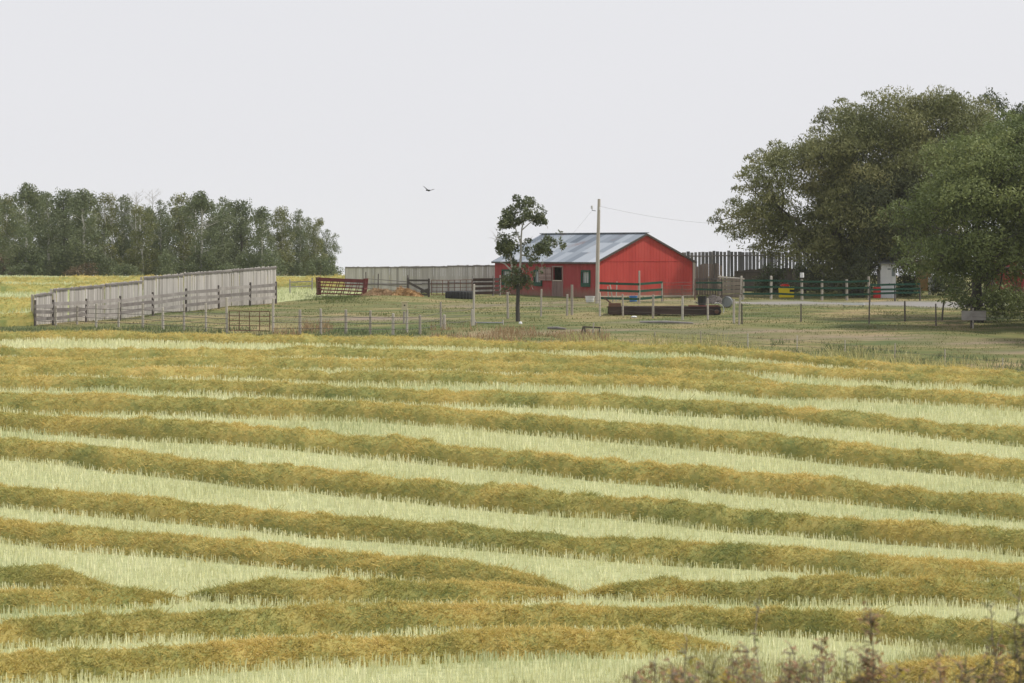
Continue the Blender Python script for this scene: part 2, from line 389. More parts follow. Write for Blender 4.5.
W([(-60,413),(0,413),(120,414),(340,421),(500,432),(680,448),(850,466),(1024,483),(1090,490)], label='brown-gold windrow sixth from the pasture fence, above the first wide stubble strip at left', h=.6)
W([(-60,427),(0,431),(170,442),(340,455),(500,472),(680,489),(850,505),(1024,522),(1090,528)], label='windrow seventh from the pasture fence, crossing between wide pale stubble strips', h=.58)
W([(-60,453),(0,459),(170,478),(340,497),(500,512),(680,526),(850,541),(1024,556),(1090,562)], label='windrow eighth from the pasture fence, with a green tuft near the left third', h=.58)
W([(-60,502),(0,507),(170,523),(340,539),(500,553),(680,565),(850,577),(1024,588),(1090,592)], label='green-brown windrow ninth from the pasture fence', h=.50, color_shift=-.05)
W([(-60,539),(0,543),(170,558),(340,576),(440,585),(520,592),(578,600)], taper1=True, label='windrow that bends down and ends in the middle of the field', h=.52, color_shift=-.08)
W([(-60,590),(0,591),(60,594),(112,598)], taper1=True, label='short green windrow stub at the left edge, upper of two', h=.55, color_shift=-.16)
W([(-60,616),(0,614),(90,612),(188,606)], taper1=True, label='short green-brown windrow at the left edge, lower of two', h=.50, color_shift=-.1)
W([(188,602),(260,606),(340,608),(450,606),(574,603)], taper0=True, taper1=True, label='windrow in mid-foreground lying between two V-shaped stubble gaps', h=.52, color_shift=-.07)
W([(580,603),(680,603),(800,606),(1024,611),(1090,613)], taper0=True, label='green-brown windrow starting right of centre and running to the right edge', h=.52, color_shift=-.10)
W([(-60,651),(0,648),(170,642),(340,638),(520,635),(680,634),(850,641),(1024,656),(1090,663)], label='long mottled windrow second from the bottom of the photo', h=.58, color_shift=-.06)
W([(840,694),(930,692),(1024,690),(1090,692)], taper0=True, label='pale gold windrow cut by the bottom edge behind the roadside shrubs', h=.55, color_shift=.12)
W([(-60,687),(0,684),(170,678),(340,668),(480,660),(580,660),(680,657),(740,656)], taper1=True, label='orange-gold nearest windrow at bottom left, tapering off right of centre', h=.55, color_shift=.10)
NEAR = list(WR)
far_lab = ['gold windrow in the far field left of the board windbreak, nearest to the fence', 'broad gold windrow in the far field, middle one left of the windbreak', 'yellow-green windrow in the far field below the grove']
W([(-60,331),(0,329),(24,326),(50,323)], far=True, dens=220, hw=.9, h=.6, label=far_lab[0])
W([(-60,315),(0,313),(30,311),(60,309)], far=True, dens=220, hw=1.6, h=.75, label=far_lab[1])
W([(-60,295),(0,294.5),(60,293),(160,290),(250,289),(400,290)], far=True, dens=160, hw=1.6, h=.6, label=far_lab[2], color_shift=-.1)
W([(-60,284),(0,284),(200,283),(340,283),(400,283)], far=True, dens=160, hw=1.8, h=.5, label='thin pale-gold windrow nearest to the far grove')

def strips(V0, D, Ln, Wd, T):
    """leaning blades: V0 bases, D dir, returns quads"""
    n = len(V0)
    s_ = np.cross(D, R.normal(size=(n, 3))); s_[:, 2] *= .2; s_ /= (np.linalg.norm(s_, axis=1)[:,None]+1e-9)
    e = V0 + D*Ln[:,None]
    V = np.stack([V0-s_*Wd[:,None]*.5, V0+s_*Wd[:,None]*.5, e+s_*Wd[:,None]*.32, e-s_*Wd[:,None]*.32], 1).reshape(-1, 3)
    return V, np.arange(n*4).reshape(-1, 4), T
def in_windrow(x, y, rows, k=.92):
    m = np.zeros(len(x), bool)
    for (wx, wy, ww) in rows:
        yc = np.interp(x, wx, wy, left=-99, right=-99); w_ = np.interp(x, wx, ww)
        m |= np.abs(y-yc) < w_*k
    return m
# stubble
def stubble():
    n = 250000
    D = np.sqrt(R.uniform(52**2, 142**2, n)); x = R.uniform(-.2, .2, n)*D
    # drilled rows about 0.3 m apart, running along the windrows
    D = np.round(D/.30)*.30 + R.normal(0, .045, n)
    z = ground(x, D); px, py = proj(x, D, z)
    keep = (D < np.interp(x, NEAR[0][0], NEAR[0][1])+.2) & (py > np.interp(px, *edge_px)+3) & ~in_windrow(x, D, NEAR) & (px > -70) & (px < 1094) & (py < 720)
    x, D, z = x[keep], D[keep], z[keep]; n = len(x)
    d = np.stack([R.normal(0, .10, n), R.normal(0, .10, n), np.ones(n)], -1); d /= np.linalg.norm(d, axis=1)[:,None]
    L = R.uniform(.14, .30, n)*(.75+.5*vnoise(x*.5, D*.5, 8)); w = R.uniform(.014, .030, n)*np.clip(D/85, 1, 1.5)
    T = np.clip(.25 + .6*R.rand(n) + .35*(vnoise(x*.25, D*.4, 2)-.5), 0, 1)
    return x, D, z, d, L, w, T, n
x, D, z, d, L, w, T, n = stubble()
V, Qs, Ts = strips(np.stack([x, D, z-.02], -1), d, L, w, T)
gsel = vnoise(x*.18, D*.35, 31) + .35*R.rand(n) > .93
for nm, selm, mt in (('stubble', ~gsel, M['stub']), ('green_stubble', gsel, M['stubgreen'])):
    Vs = V.reshape(n, 4, 3)[selm].reshape(-1, 3); k = int(selm.sum())
    o = obj_np(nm, Vs, np.arange(k*4).reshape(-1, 4), Ts[selm], mt); tag(o, 'pale cut canola stubble standing between the windrows' if nm == 'stubble' else 'greener cut stubble patches between the windrows', 'stubble', kind='stuff')
# far-field stubble
n = 60000
D = R.uniform(146, 270, n); x = R.uniform(-.2, -.04, n)*D
yl_ = np.interp(x, [wbL0.x-3, wbL0.x, wbL1.x, wbL1.x+1, -8], [150, wbL0.y+1, wbL1.y+1, 183, 192])
k = (D > yl_); x, D = x[k], D[k]; n = len(x)
d = np.stack([R.normal(0, .1, n), R.normal(0, .1, n), np.ones(n)], -1)
V, Q_, T_ = strips(np.stack([x, D, ground(x, D)-.02], -1), d, R.uniform(.15, .28, n), R.uniform(.03, .05, n), R.rand(n))
o = obj_np('far_stubble', V, Q_, T_, M['stubgreen']); tag(o, 'pale green stubble of the far field behind the board windbreak', 'stubble', kind='stuff')

def scatter(name, mat, label, cat, n, ybox, xbox, mask, hmin, hmax, w0, w1, lean=.35, zoff=-.02, tintf=None):
    D = R.uniform(ybox[0], ybox[1], n); x = R.uniform(xbox[0], xbox[1], n)*D
    z = ground(x, D); px, py = proj(x, D, z)
    m = mask(x, D, px, py); x, D, z = x[m], D[m], z[m]; n = len(x)
    d = np.stack([R.normal(0, lean, n), R.normal(0, lean, n), np.ones(n)], -1); d /= np.linalg.norm(d, axis=1)[:,None]
    V, Q_, T_ = strips(np.stack([x, D, z+zoff], -1), d, R.uniform(hmin, hmax, n)*(.6+.8*vnoise(x*.9, D*.9, 5)), R.uniform(w0, w1, n), R.rand(n))
    o = obj_np(name, V, Q_, T_, mat); return tag(o, label, cat, kind='stuff')
E = lambda px: np.interp(px, *edge_px)
notfield = lambda x, D, px, py: (py < E(px)+1) & ~((D > np.interp(x, [wbL0.x-3, wbL0.x, wbL1.x, wbL1.x+1, -8], [150, wbL0.y, wbL1.y, 183, 192])) & (x < -8))
scatter('pasture_grass', M['grassg'], 'short green pasture grass around the corrals', 'grass', 150000, (130, 215), (-.2, .2),
        lambda x, D, px, py: notfield(x, D, px, py) & (vnoise(x*.3, D*.5, 12) > .42) & (R.rand(len(x)) > 1.3*bare(x, D)), .03, .10, .015, .035)
scatter('dry_grass', M['grassy'], 'dry tan grass patches in the pasture', 'grass', 110000, (130, 200), (-.2, .2),
        lambda x, D, px, py: notfield(x, D, px, py) & (vnoise(x*.3, D*.5, 12) < .5) & (vnoise(x*.6, D*.9, 17) > .45) & (R.rand(len(x)) > 1.1*bare(x, D)), .03, .10, .015, .035)
scatter('dry_weeds', M['weedred'], 'pinkish dry weeds along the edge of the field', 'weeds', 26000, (134, 152), (-.2, .1),
        lambda x, D, px, py: (py < E(px)+1) & (py > E(px)-12) & ((np.abs(px-520) < 90) | (np.abs(px-303) < 30)) & (vnoise(x*.6, D*.8, 2) > .42), .15, .45, .02, .04)
scatter('green_weeds', M['weedgrn'], 'dark green weeds along the foot of the near fence', 'weeds', 60000, (118, 152), (-.2, .2),
        lambda x, D, px, py: (py < E(px)+1) & (((py > E(px)-8) & (px < 470)) | ((py > E(px)-14) & (px > 770))) & (vnoise(x*.5, D*.8, 42) > .45), .08, .30, .02, .04)
scatter('yellow_weeds', M['weedyel'], 'yellow-green volunteer plants at the field edge', 'weeds', 40000, (118, 145), (-.2, .2),
        lambda x, D, px, py: (py < E(px)+3) & (py > E(px)-5) & (px > 560) & (vnoise(x*.7, D*.3, 52) + .5*np.exp(-((px-925)/30)**2) > .5), .2, .6, .02, .04)
scatter('bank_grass', M['grassg'], 'dark green grass on the low bank by the hay pile', 'grass', 26000, (150, 190), (-.09, -.02),
        lambda x, D, px, py: R.rand(len(px)) < 1.4*np.exp(-((px-336)/26)**2-((py-298)/5)**2), .06, .18, .02, .04)
scatter('verge_grass', M['weedyel'], 'yellow-green rough grass at the near corner of the field', 'grass', 60000, (52, 66), (-.02, .21),
        lambda x, D, px, py: (py + 26*(vnoise(x*.5, D*.5, 14)-.5) > 668 - (px-640)*.03 + np.clip(700-px, 0, 300)*.12) & (vnoise(x*.6, D*.8, 4) > .36), .10, .30, .008, .018)
scatter('bank_shrub_grass', M['grassy'], 'tall rough grass on the roadside bank', 'grass', 20000, (12, 40), (-.25, .25),
        lambda x, D, px, py: D > 0, .15, .45, .006, .012)

# ------------------------------------------------------------------ trees
def leaf_cloud(C, Rr, per_area, size, aspect=.5, droop=0.0, seed=0, squash=.8, gap=.35, tb=0.0, dome=False):
    rs = np.random.RandomState(seed)
    C = np.array(C, float); Rr = np.array(Rr, float)
    cnt = np.maximum(6, (per_area*Rr**2).astype(int)); k = np.repeat(np.arange(len(C)), cnt); n = len(k)
    d = rs.normal(size=(n, 3)); d /= np.linalg.norm(d, axis=1)[:,None]
    rad = Rr[k]*(.45+.62*rs.rand(n)**.6)
    rad *= (.78+.5*vnoise(d[:,0]*2.2+k*3.1, d[:,1]*2.2, d[:,2]*2.2+k))
    p = C[k] + d*rad[:,None]*np.array([1, 1, squash])
    g = vnoise(p[:,0]*1.1/size*.18, p[:,1]*1.1/size*.18, p[:,2]*1.1/size*.18+seed)
    keep = g > gap*.9*rs.rand(n)+gap*.35
    if dome: keep &= rs.rand(n) < np.clip(.62 + d[:,2]*1.1, .10, 1)
    p, d, k = p[keep], d[keep], k[keep]; n = len(p)
    u = rs.normal(size=(n, 3)) + np.array([0, 0, -droop]); u /= np.linalg.norm(u, axis=1)[:,None]
    nn = d*.8 + rs.normal(size=(n, 3))*.7 + np.array([0,0,.3])
    s_ = np.cross(u, nn); s_ /= (np.linalg.norm(s_, axis=1)[:,None]+1e-9)
    L = size*rs.uniform(.6, 1.25, n); Wd = L*aspect
    a = p - u*L[:,None]*.5; b = p + u*L[:,None]*.5
    V = np.stack([a, p+s_*Wd[:,None]*.5, b, p-s_*Wd[:,None]*.5], 1).reshape(-1, 3)
    ct = rs.rand(len(C))
    T = np.clip(tb + .45*ct[k] + .5*rs.rand(n), 0, 1)
    return V, np.arange(n*4).reshape(-1, 4), T
def limb(mb, a, b, r0, r1, seed=0, wob=.08, seg=5, n=6):
    rs = random.Random(seed); a, b = Vector(a), Vector(b); L = (b-a).length
    pts, rr = [], []
    for i in range(seg+1):
        t = i/seg; p = a.lerp(b, t)
        if 0 < i < seg: p += Vector((rs.uniform(-1,1), rs.uniform(-1,1), rs.uniform(-.5,.5)+ .5*math.sin(t*3.14)))*L*wob
        pts.append(p); rr.append(r0*(1-t)+r1*t)
    mb.tube(pts, rr, n, t=rs.random()); return pts
def in_poly(px, py, poly):
    c = False; j = len(poly)-1
    for i in range(len(poly)):
        xi, yi = poly[i]; xj, yj = poly[j]
        if (yi > py) != (yj > py) and px < (xj-xi)*(py-yi)/(yj-yi)+xi: c = not c
        j = i
    return c
def big_tree(name, outline, base_px, D, depth, leafmat, label, nclump, rr, per_area, size, aspect, droop, seed, barkmat='bark', gap=.35, tb=0, trunk_r=.35, forks=5, sparse=None, cat='tree'):
    """outline polygon given as the crown seen from the road; turned into a round crown 'depth' deep about D"""
    rs = random.Random(seed)
    base = at_ground(base_px, D); base.z -= .1
    e = empty(name, base, label, cat)
    xs_ = [p[0] for p in outline]; ys_ = [p[1] for p in outline]
    C, Rr = [], []; tries = 0
    cx = sum(xs_)/len(xs_); cy = sum(ys_)/len(ys_)
    s = F/D
    while len(C) < nclump and tries < 20000:
        tries += 1
        px, py = rs.uniform(min(xs_), max(xs_)), rs.uniform(min(ys_), max(ys_))
        r = rs.uniform(*rr)
        rp = r*s*.75
        if not all(in_poly(px+rp*math.cos(a), py+rp*math.sin(a), outline) for a in (0, 1.05, 2.1, 3.14, 4.2, 5.2)): continue
        # distance to outline, for round depth
        dm = min(math.hypot(px-x0, py-y0) for (x0, y0) in outline)
        dd = depth*min(1, (dm/(s*4.0)))**.5
        yy = D + rs.choice([-1, -1, 1])*dd*rs.uniform(.35, 1.0)
        c = Vector(((px-CX)/s, yy, -(py-HY)/s))
        C.append(c); Rr.append(r)
    if sparse:
        for (px, py, r) in sparse: C.append(Vector(((px-CX)/s, D+rs.uniform(-.5,.5)*depth*.4, -(py-HY)/s))); Rr.append(r)
    C = [c-base for c in C]
    V, Q_, T_ = leaf_cloud(C, Rr, per_area, size, aspect, droop, seed, gap=gap, tb=tb, dome=(nclump > 100), squash=.7 if nclump > 100 else .8)
    obj_np('crown', V, Q_, T_, leafmat, e)
    mb = MB()
    top = Vector(((cx-CX)/s, D, -(min(ys_)-HY)/s)) - base
    bifs = []
    hgt = top.z
    t0 = Vector((0,0,0)); t1 = Vector((rs.uniform(-.3,.3), 0, hgt*.2))
    limb(mb, t0, t1, trunk_r*1.3, trunk_r*.95, seed, .03, 4, 10)
    for i in range(forks):
        c = rs.choice(C)
        tgt = t1.lerp(c, .62); tgt.z = max(tgt.z, hgt*.32)
        pts = limb(mb, t1-Vector((0,0,.2)), tgt, trunk_r*.62, trunk_r*.3, seed+i, .06, 6, 8)
        bifs += pts[2:]
    for i, c in enumerate(C):
        if i % 2 and len(C) > 60: continue
        a = min(bifs, key=lambda q: (q-c).length)
        limb(mb, a, c, trunk_r*.18, .02, seed*7+i, .07, 4, 5)
        for q in range(2):
            d = Vector((rs.uniform(-1,1), rs.uniform(-1,1), rs.uniform(-.2,1)))*Rr[i]*.9
            limb(mb, c-d*.2, c+d, .03, .008, i*3+q, .08, 3, 4)
    mb.build('trunk', M[barkmat], e)
    return e
# great willow, olive
big_tree('willow_tree', [(714,226),(724,200),(740,186),(740,168),(756,152),(776,144),(794,136),(804,122),(824,110),(842,99),(872,93),(905,91),(940,92),(975,96),(1000,120),(1000,230),(930,284),(880,290),(835,290),(806,292),(778,276),(752,258),(732,242)],
         852, 193, 6.0, M['leaf_will'], 'huge olive-green willow behind the green rail fence, reaching left over the slab windbreak', 260, (.6, 2.1), 700, .26, .30, .9, 11, gap=.38, tb=.05, trunk_r=.5, forks=9,
         sparse=[(716,222,.55),(722,214,.6),(728,229,.6),(722,232,.4),(741,178,.6),(738,190,.5),(752,160,.6),(760,154,.5),(776,146,.6),(748,170,.5),(735,205,.8),(745,216,.9),(742,238,.6),(756,250,.6),(772,256,.6),(868,96,.5),(828,112,.6),(842,102,.5)])
# taller dark tree behind
big_tree('poplar_tree', [(955,130),(962,105),(980,98),(988,88),(996,90),(1003,100),(1030,98),(1060,92),(1090,110),(1110,180),(1080,260),(1000,270),(960,200)],
         1015, 214, 4, M['leaf_dark'], 'dark tree with a thin pointed top showing over the crowns at right', 60, (.9, 1.7), 420, .24, .45, .2, 23, gap=.4,
         sparse=[(992,92,.35),(990,86,.3),(997,98,.5),(985,99,.5),(1000,104,.5),(992,104,.6)])
# front green tree
big_tree('elm_tree', [(893,262),(902,240),(889,218),(903,200),(897,184),(918,173),(922,157),(944,150),(953,134),(978,128),(990,113),(1008,116),(1022,103),(1040,106),(1080,104),(1120,118),(1150,180),(1150,260),(1110,300),(1060,306),(1020,302),(985,303),(962,300),(945,294),(925,290),(905,284)],
         978, 153, 9.5, M['leaf_green'], 'broad bright-green tree in front at the right edge, its low crown shading the yard', 280, (.6, 1.9), 800, .20, .42, .35, 37, gap=.44, trunk_r=.26, forks=9,
         sparse=[(900,205,.5),(897,240,.4),(902,266,.6),(1000,304,.9),(985,303,.8),(950,296,.7),(1015,302,1.0),(1005,296,1.0),(992,298,.9),(1030,304,.9),(962,301,.6),(985,309,.8),(1000,312,.8),(1018,310,1.0),(1036,312,1.0),(1008,306,.8),(970,306,.6),(955,302,.6),(975,311,.7),(992,313,.8),(1006,315,.8),(1025,314,.9),(964,305,.6),(984,301,.8),(1012,300,.9)])
# grey green one in the middle
big_tree('willow_tree', [(824,286),(838,264),(836,240),(850,218),(843,196),(862,176),(893,162),(925,180),(930,230),(922,262),(900,266),(882,262),(868,286),(845,293)],
         860, 189, 3.5, M['leaf_grey'], 'smaller grey-green willow between the big willow and the bright-green tree', 100, (.5, 1.5), 640, .23, .32, .8, 41, gap=.42, trunk_r=.22,
         sparse=[(842,268,.5),(836,276,.4),(848,282,.5),(830,280,.3),(858,270,.6),(850,292,.5),(862,291,.6),(872,288,.5),(842,290,.4)])
# out at the right, its shade falls in the yard
big_tree('elm_tree', [(1045,322),(1050,240),(1075,170),(1140,130),(1220,115),(1300,150),(1340,230),(1330,310),(1260,335),(1140,335)],
         1170, 142, 8, M['leaf_green'], 'green tree just beyond the right edge whose shade falls on the pasture', 150, (1.0, 1.9), 230, .30, .5, .3, 51, gap=.36, trunk_r=.42, forks=7)
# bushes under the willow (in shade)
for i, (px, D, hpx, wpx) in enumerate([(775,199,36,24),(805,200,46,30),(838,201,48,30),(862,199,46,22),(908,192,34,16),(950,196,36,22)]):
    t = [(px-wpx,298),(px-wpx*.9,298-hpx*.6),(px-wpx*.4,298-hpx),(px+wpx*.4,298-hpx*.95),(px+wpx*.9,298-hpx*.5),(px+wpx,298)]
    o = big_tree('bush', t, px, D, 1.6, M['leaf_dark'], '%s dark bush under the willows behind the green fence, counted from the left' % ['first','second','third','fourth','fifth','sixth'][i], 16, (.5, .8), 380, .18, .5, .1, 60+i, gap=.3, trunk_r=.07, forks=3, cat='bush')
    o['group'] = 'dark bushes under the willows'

# small lone tree
def small_tree():
    b = hit(518, 322); s = F/b.y
    e = empty('small_tree', b - Vector((0,0,.05)), 'lone spindly small tree with clumped dark leaves standing before the barn', 'tree')
    w = lambda px, py, dy=0: Vector(((px-CX)/s, b.y+dy, -(py-HY)/s)) - Vector(e.location)
    cl = [(529,202,7),(534,206,6),(522,205,6),(540,212,5),(517,209,7),(511,212,7),(525,214,7),(507,218,7),(538,219,7),(532,214,7),(545,222,3.5),(503,224,5),(512,222,7),(520,220,5),(541,216,4),
          (501,240,6),(497,236,3.5),(505,246,8),(512,240,7),(518,247,6),(508,254,7),(500,250,5),(524,241,4),(516,235,4),(513,262,4),
          (538,249,6),(545,246,7),(552,242,6),(558,240,5),(563,245,3.5),(548,252,5),(536,256,5),(530,258,4),(543,258,4),(528,250,4),
          (505,281,6),(512,279,7),(520,282,7),(526,279,5),(508,288,4),(517,288,4),(530,283,3.5),(519,272,5),(531,264,2.6),(537,268,2.2),(527,270,2.6),(541,263,2.4),(534,274,2.0),(524,266,2.5)]
    rs = random.Random(5)
    C = [w(x, y, rs.uniform(-.5, .5)) for x, y, r in cl]; Rr = [r/s*1.0 for x, y, r in cl]
    V, Q_, T_ = leaf_cloud(C + [c+Vector((rs.gauss(0,.2), rs.gauss(0,.25), rs.gauss(0,.15))) for c in C], [q*1.0 for q in Rr]+[q*.75 for q in Rr], 3000, .135, .55, .1, 9, squash=.9, gap=.46, tb=0)
    obj_np('crown', V, Q_, T_, M['leaf_small'], e)
    mb = MB()
    mb.tube([w(518,323), w(517.6,308), w(518,295), w(518,284)], [.13,.11,.10,.10], 8, t=.2)
    lo = mb.build('trunk', M['bark'], e)
    mb = MB()
    mb.tube([w(518,287), w(520,270), w(521,255), w(521,240), w(522,228), w(526,214), w(529,205)], [.09,.075,.065,.05,.04,.03,.015], 7)
    mb.tube([w(518,286), w(513,272), w(505,264), w(500,262)], [.08,.06,.035,.015], 6)
    mb.tube([w(513,272), w(510,255), w(506,245)], [.055,.04,.02], 6)
    mb.tube([w(521,255), w(530,256), w(542,248), w(556,242)], [.06,.045,.03,.015], 6)
    mb.tube([w(521,244), w(516,230), w(511,215)], [.05,.035,.02], 6)
    mb.tube([w(522,230), w(531,222), w(537,217)], [.04,.03,.015], 6)
    for i, c in enumerate(C):
        if True: 
            q = c + Vector((rs.uniform(-.2,.2), rs.uniform(-.2,.2), -.35)); limb(mb, q, c, .020, .008, i, .1, 3, 4)
    # bare twigs at left and the dead ones above the right limb
    for (x0, y0, x1, y1) in [(505,246,493,235),(498,240,488,238),(499,241,490,230),(503,243,494,227),(530,256,537,238),(535,253,545,233),(532,255,529,240),(521,250,533,236)]:
        limb(mb, w(x0,y0), w(x1,y1), .016, .005, x0, .1, 4, 4)
    mb.build('branches', M['barkpale'], e)
small_tree()

# grove of poplars far left
def poplar_proto(seed, H, wd, leafmat, pale):
    rs = random.Random(seed)
    e = bpy.data.objects.new('poplar_tree', None); link(e)
    C, Rr = [], []
    for i in range(54):
        t = rs.uniform(.05, .98)
        w_ = wd*1.35*(math.sin(math.pi*min(1, (t*.86+.10)))**.5)
        a = rs.uniform(0, 6.28); q = rs.uniform(.1, .85)*w_
        C.append(Vector((math.cos(a)*q, math.sin(a)*q, t*H))); Rr.append(rs.uniform(.5, .95)*(1.1-.35*t))
    C.append(Vector((0,0,H))); Rr.append(.4)
    V, Q_, T_ = leaf_cloud(C, Rr, 400, .21, .6, .1, seed, squash=1.0, gap=.40)
    obj_np('crown', V, Q_, T_, leafmat, e)
    mb = MB(); pts = limb(mb, (0,0,-.3), (rs.uniform(-.3,.3),0,H*.95), .17, .03, seed, .015, 8, 7)
    for i, c in enumerate(C):
        if i % 2: limb(mb, (0,0,max(.5,c.z-.9)), c, .035, .01, i, .05, 3, 4)
    mb.build('trunk', M['barkpale' if pale else 'bark'], e)
    return e
def copy_tree(o, parent=None):
    c = o.copy(); COL.objects.link(c)
    if parent is not None: c.parent = parent
    for ch in o.children: copy_tree(ch, c)
    return c
protos = [poplar_proto(101, 9.0, 2.0, M['leaf_pop'], True), poplar_proto(102, 8.0, 2.2, M['leaf_pop'], True), poplar_proto(103, 9.5, 1.8, M['leaf_will'], True), poplar_proto(104, 7.0, 2.3, M['leaf_pop'], False)]
used = [False]*4
spec = []  # px, top py, D
tops = [(-14,188),(5,196),(26,186),(48,196),(66,193),(84,192),(104,195),(124,198),(142,206),(160,203),(184,195),(202,194),(222,200),(240,203),(262,209),(282,208),(300,212),(316,219),(327,231)]
for i, (px, ty) in enumerate(tops): spec.append((px, ty, 296+6*math.sin(i*2.1), 'front'))
for i, px in enumerate(range(-10, 332, 16)): spec.append((px+4*math.sin(i*5.), float(np.interp(px, [t[0] for t in tops], [t[1] for t in tops]))+10+7*math.sin(i*3.7), 309+4*math.sin(i*1.3), 'back'))
ordn = ['1st','2nd','3rd']+['%dth' % k for k in range(4, 21)]+['21st','22nd','23rd']+['%dth' % k for k in range(24, 31)]
cf = cb = 0
desc = ['thick leafy', 'loose', 'narrow olive', 'squat broad']
for i, (px, ty, D, row) in enumerate(spec):
    k = [0,2,1,0,3,1,2,0,2][i % 9]
    p = at_ground(px, D)
    Hn = (9.0, 8.0, 9.5, 7.0)[k]
    H = (-(ty-HY)/F*D) - p.z
    if not used[k]: o = protos[k]; used[k] = True
    else: o = copy_tree(protos[k])
    o.location = p; o.rotation_euler = (0, 0, (i*2.4) % 6.28)
    sc = H/Hn; o.scale = (sc*random.uniform(.85, 1.15), sc*random.uniform(.85, 1.15), sc)
    if row == 'front': cf += 1; n_ = cf
    else: cb += 1; n_ = cb
    tag(o, '%s poplar in the %s row of the far left grove, %s from the left' % (desc[k], row, ordn[n_-1]), 'tree', 'poplars of the far left grove')
# understorey bushes of the grove
bp_ = None
def bush_proto(mat, seed):
    rs = random.Random(seed); e = bpy.data.objects.new('bush', None); link(e)
    C = [Vector((rs.uniform(-1.4,1.4), rs.uniform(-.8,.8), rs.uniform(.2,1.7))) for _ in range(16)]; Rr = [rs.uniform(.45,.7) for _ in C]
    V, Q_, T_ = leaf_cloud(C, Rr, 300, .2, .6, 0, seed, gap=.35); obj_np('crown', V, Q_, T_, mat, e)
    mb = MB()
    for i in range(5): limb(mb, (0,0,-.2), C[i], .04, .01, i, .05, 3, 5)
    mb.build('trunk', M['bark'], e); return e
b1 = bush_proto(M['leaf_pop'], 201); b2 = bush_proto(M['leaf_rust'], 202)
u1 = u2 = False; nb = 0
for i, px in enumerate(range(-10, 336, 15)):
    red = i in (1, 6)
    if red: o = copy_tree(b2) if u2 else b2; u2 = True
    else: o = copy_tree(b1) if u1 else b1; u1 = True
    D = 291+4*math.sin(i*1.9); o.location = at_ground(px, D); s_ = 1.0+.45*math.sin(i*2.7)
    o.scale = (1.1, 1, s_); o.rotation_euler = (0,0,i*1.7)
    tag(o, '%s bush at the foot of the far grove, %s from the left' % ('reddish brown' if red else 'green', ordn[i]), 'bush', 'bushes at the foot of the far grove')
# dead poplars with bare pale branches
for i, (px, ty) in enumerate([(136,191),(152,190),(112,194),(196,196)]):
    D = 298; p = at_ground(px, D); H = (-(ty-HY)/F*D)-p.z
    e = empty('bare_tree', p, ['bare pink-grey tree rising over the grove, left of the pair','bare pink-grey tree rising over the grove, right of the pair','thin bare pale tree left of the two bare crowns in the grove','thin bare tree at the right half of the grove'][i], 'tree', 'bare trees in the far grove')
    mb = MB(); limb(mb, (0,0,-.2), (0,0,H), .10, .012, i, .015, 8, 6)
    rs = random.Random(i)
    for q in range(34):
        z0 = H*rs.uniform(.4, .95); a = rs.uniform(0, 6.28); l = rs.uniform(.5, 1.5)*(1.25-z0/H*.7)
        b_ = Vector((math.cos(a)*l, math.sin(a)*l, z0+l*.8)); limb(mb, (0,0,z0), b_, .022, .007, q, .08, 3, 4)
        for u in range(3):
            c_ = b_*rs.uniform(.75,1) ; c_.z = b_.z - .1; limb(mb, c_, c_+Vector((rs.uniform(-.4,.4), rs.uniform(-.4,.4), .4)), .01, .005, u, .1, 2, 3)
    mb.build('trunk', M['barkpale'], e)

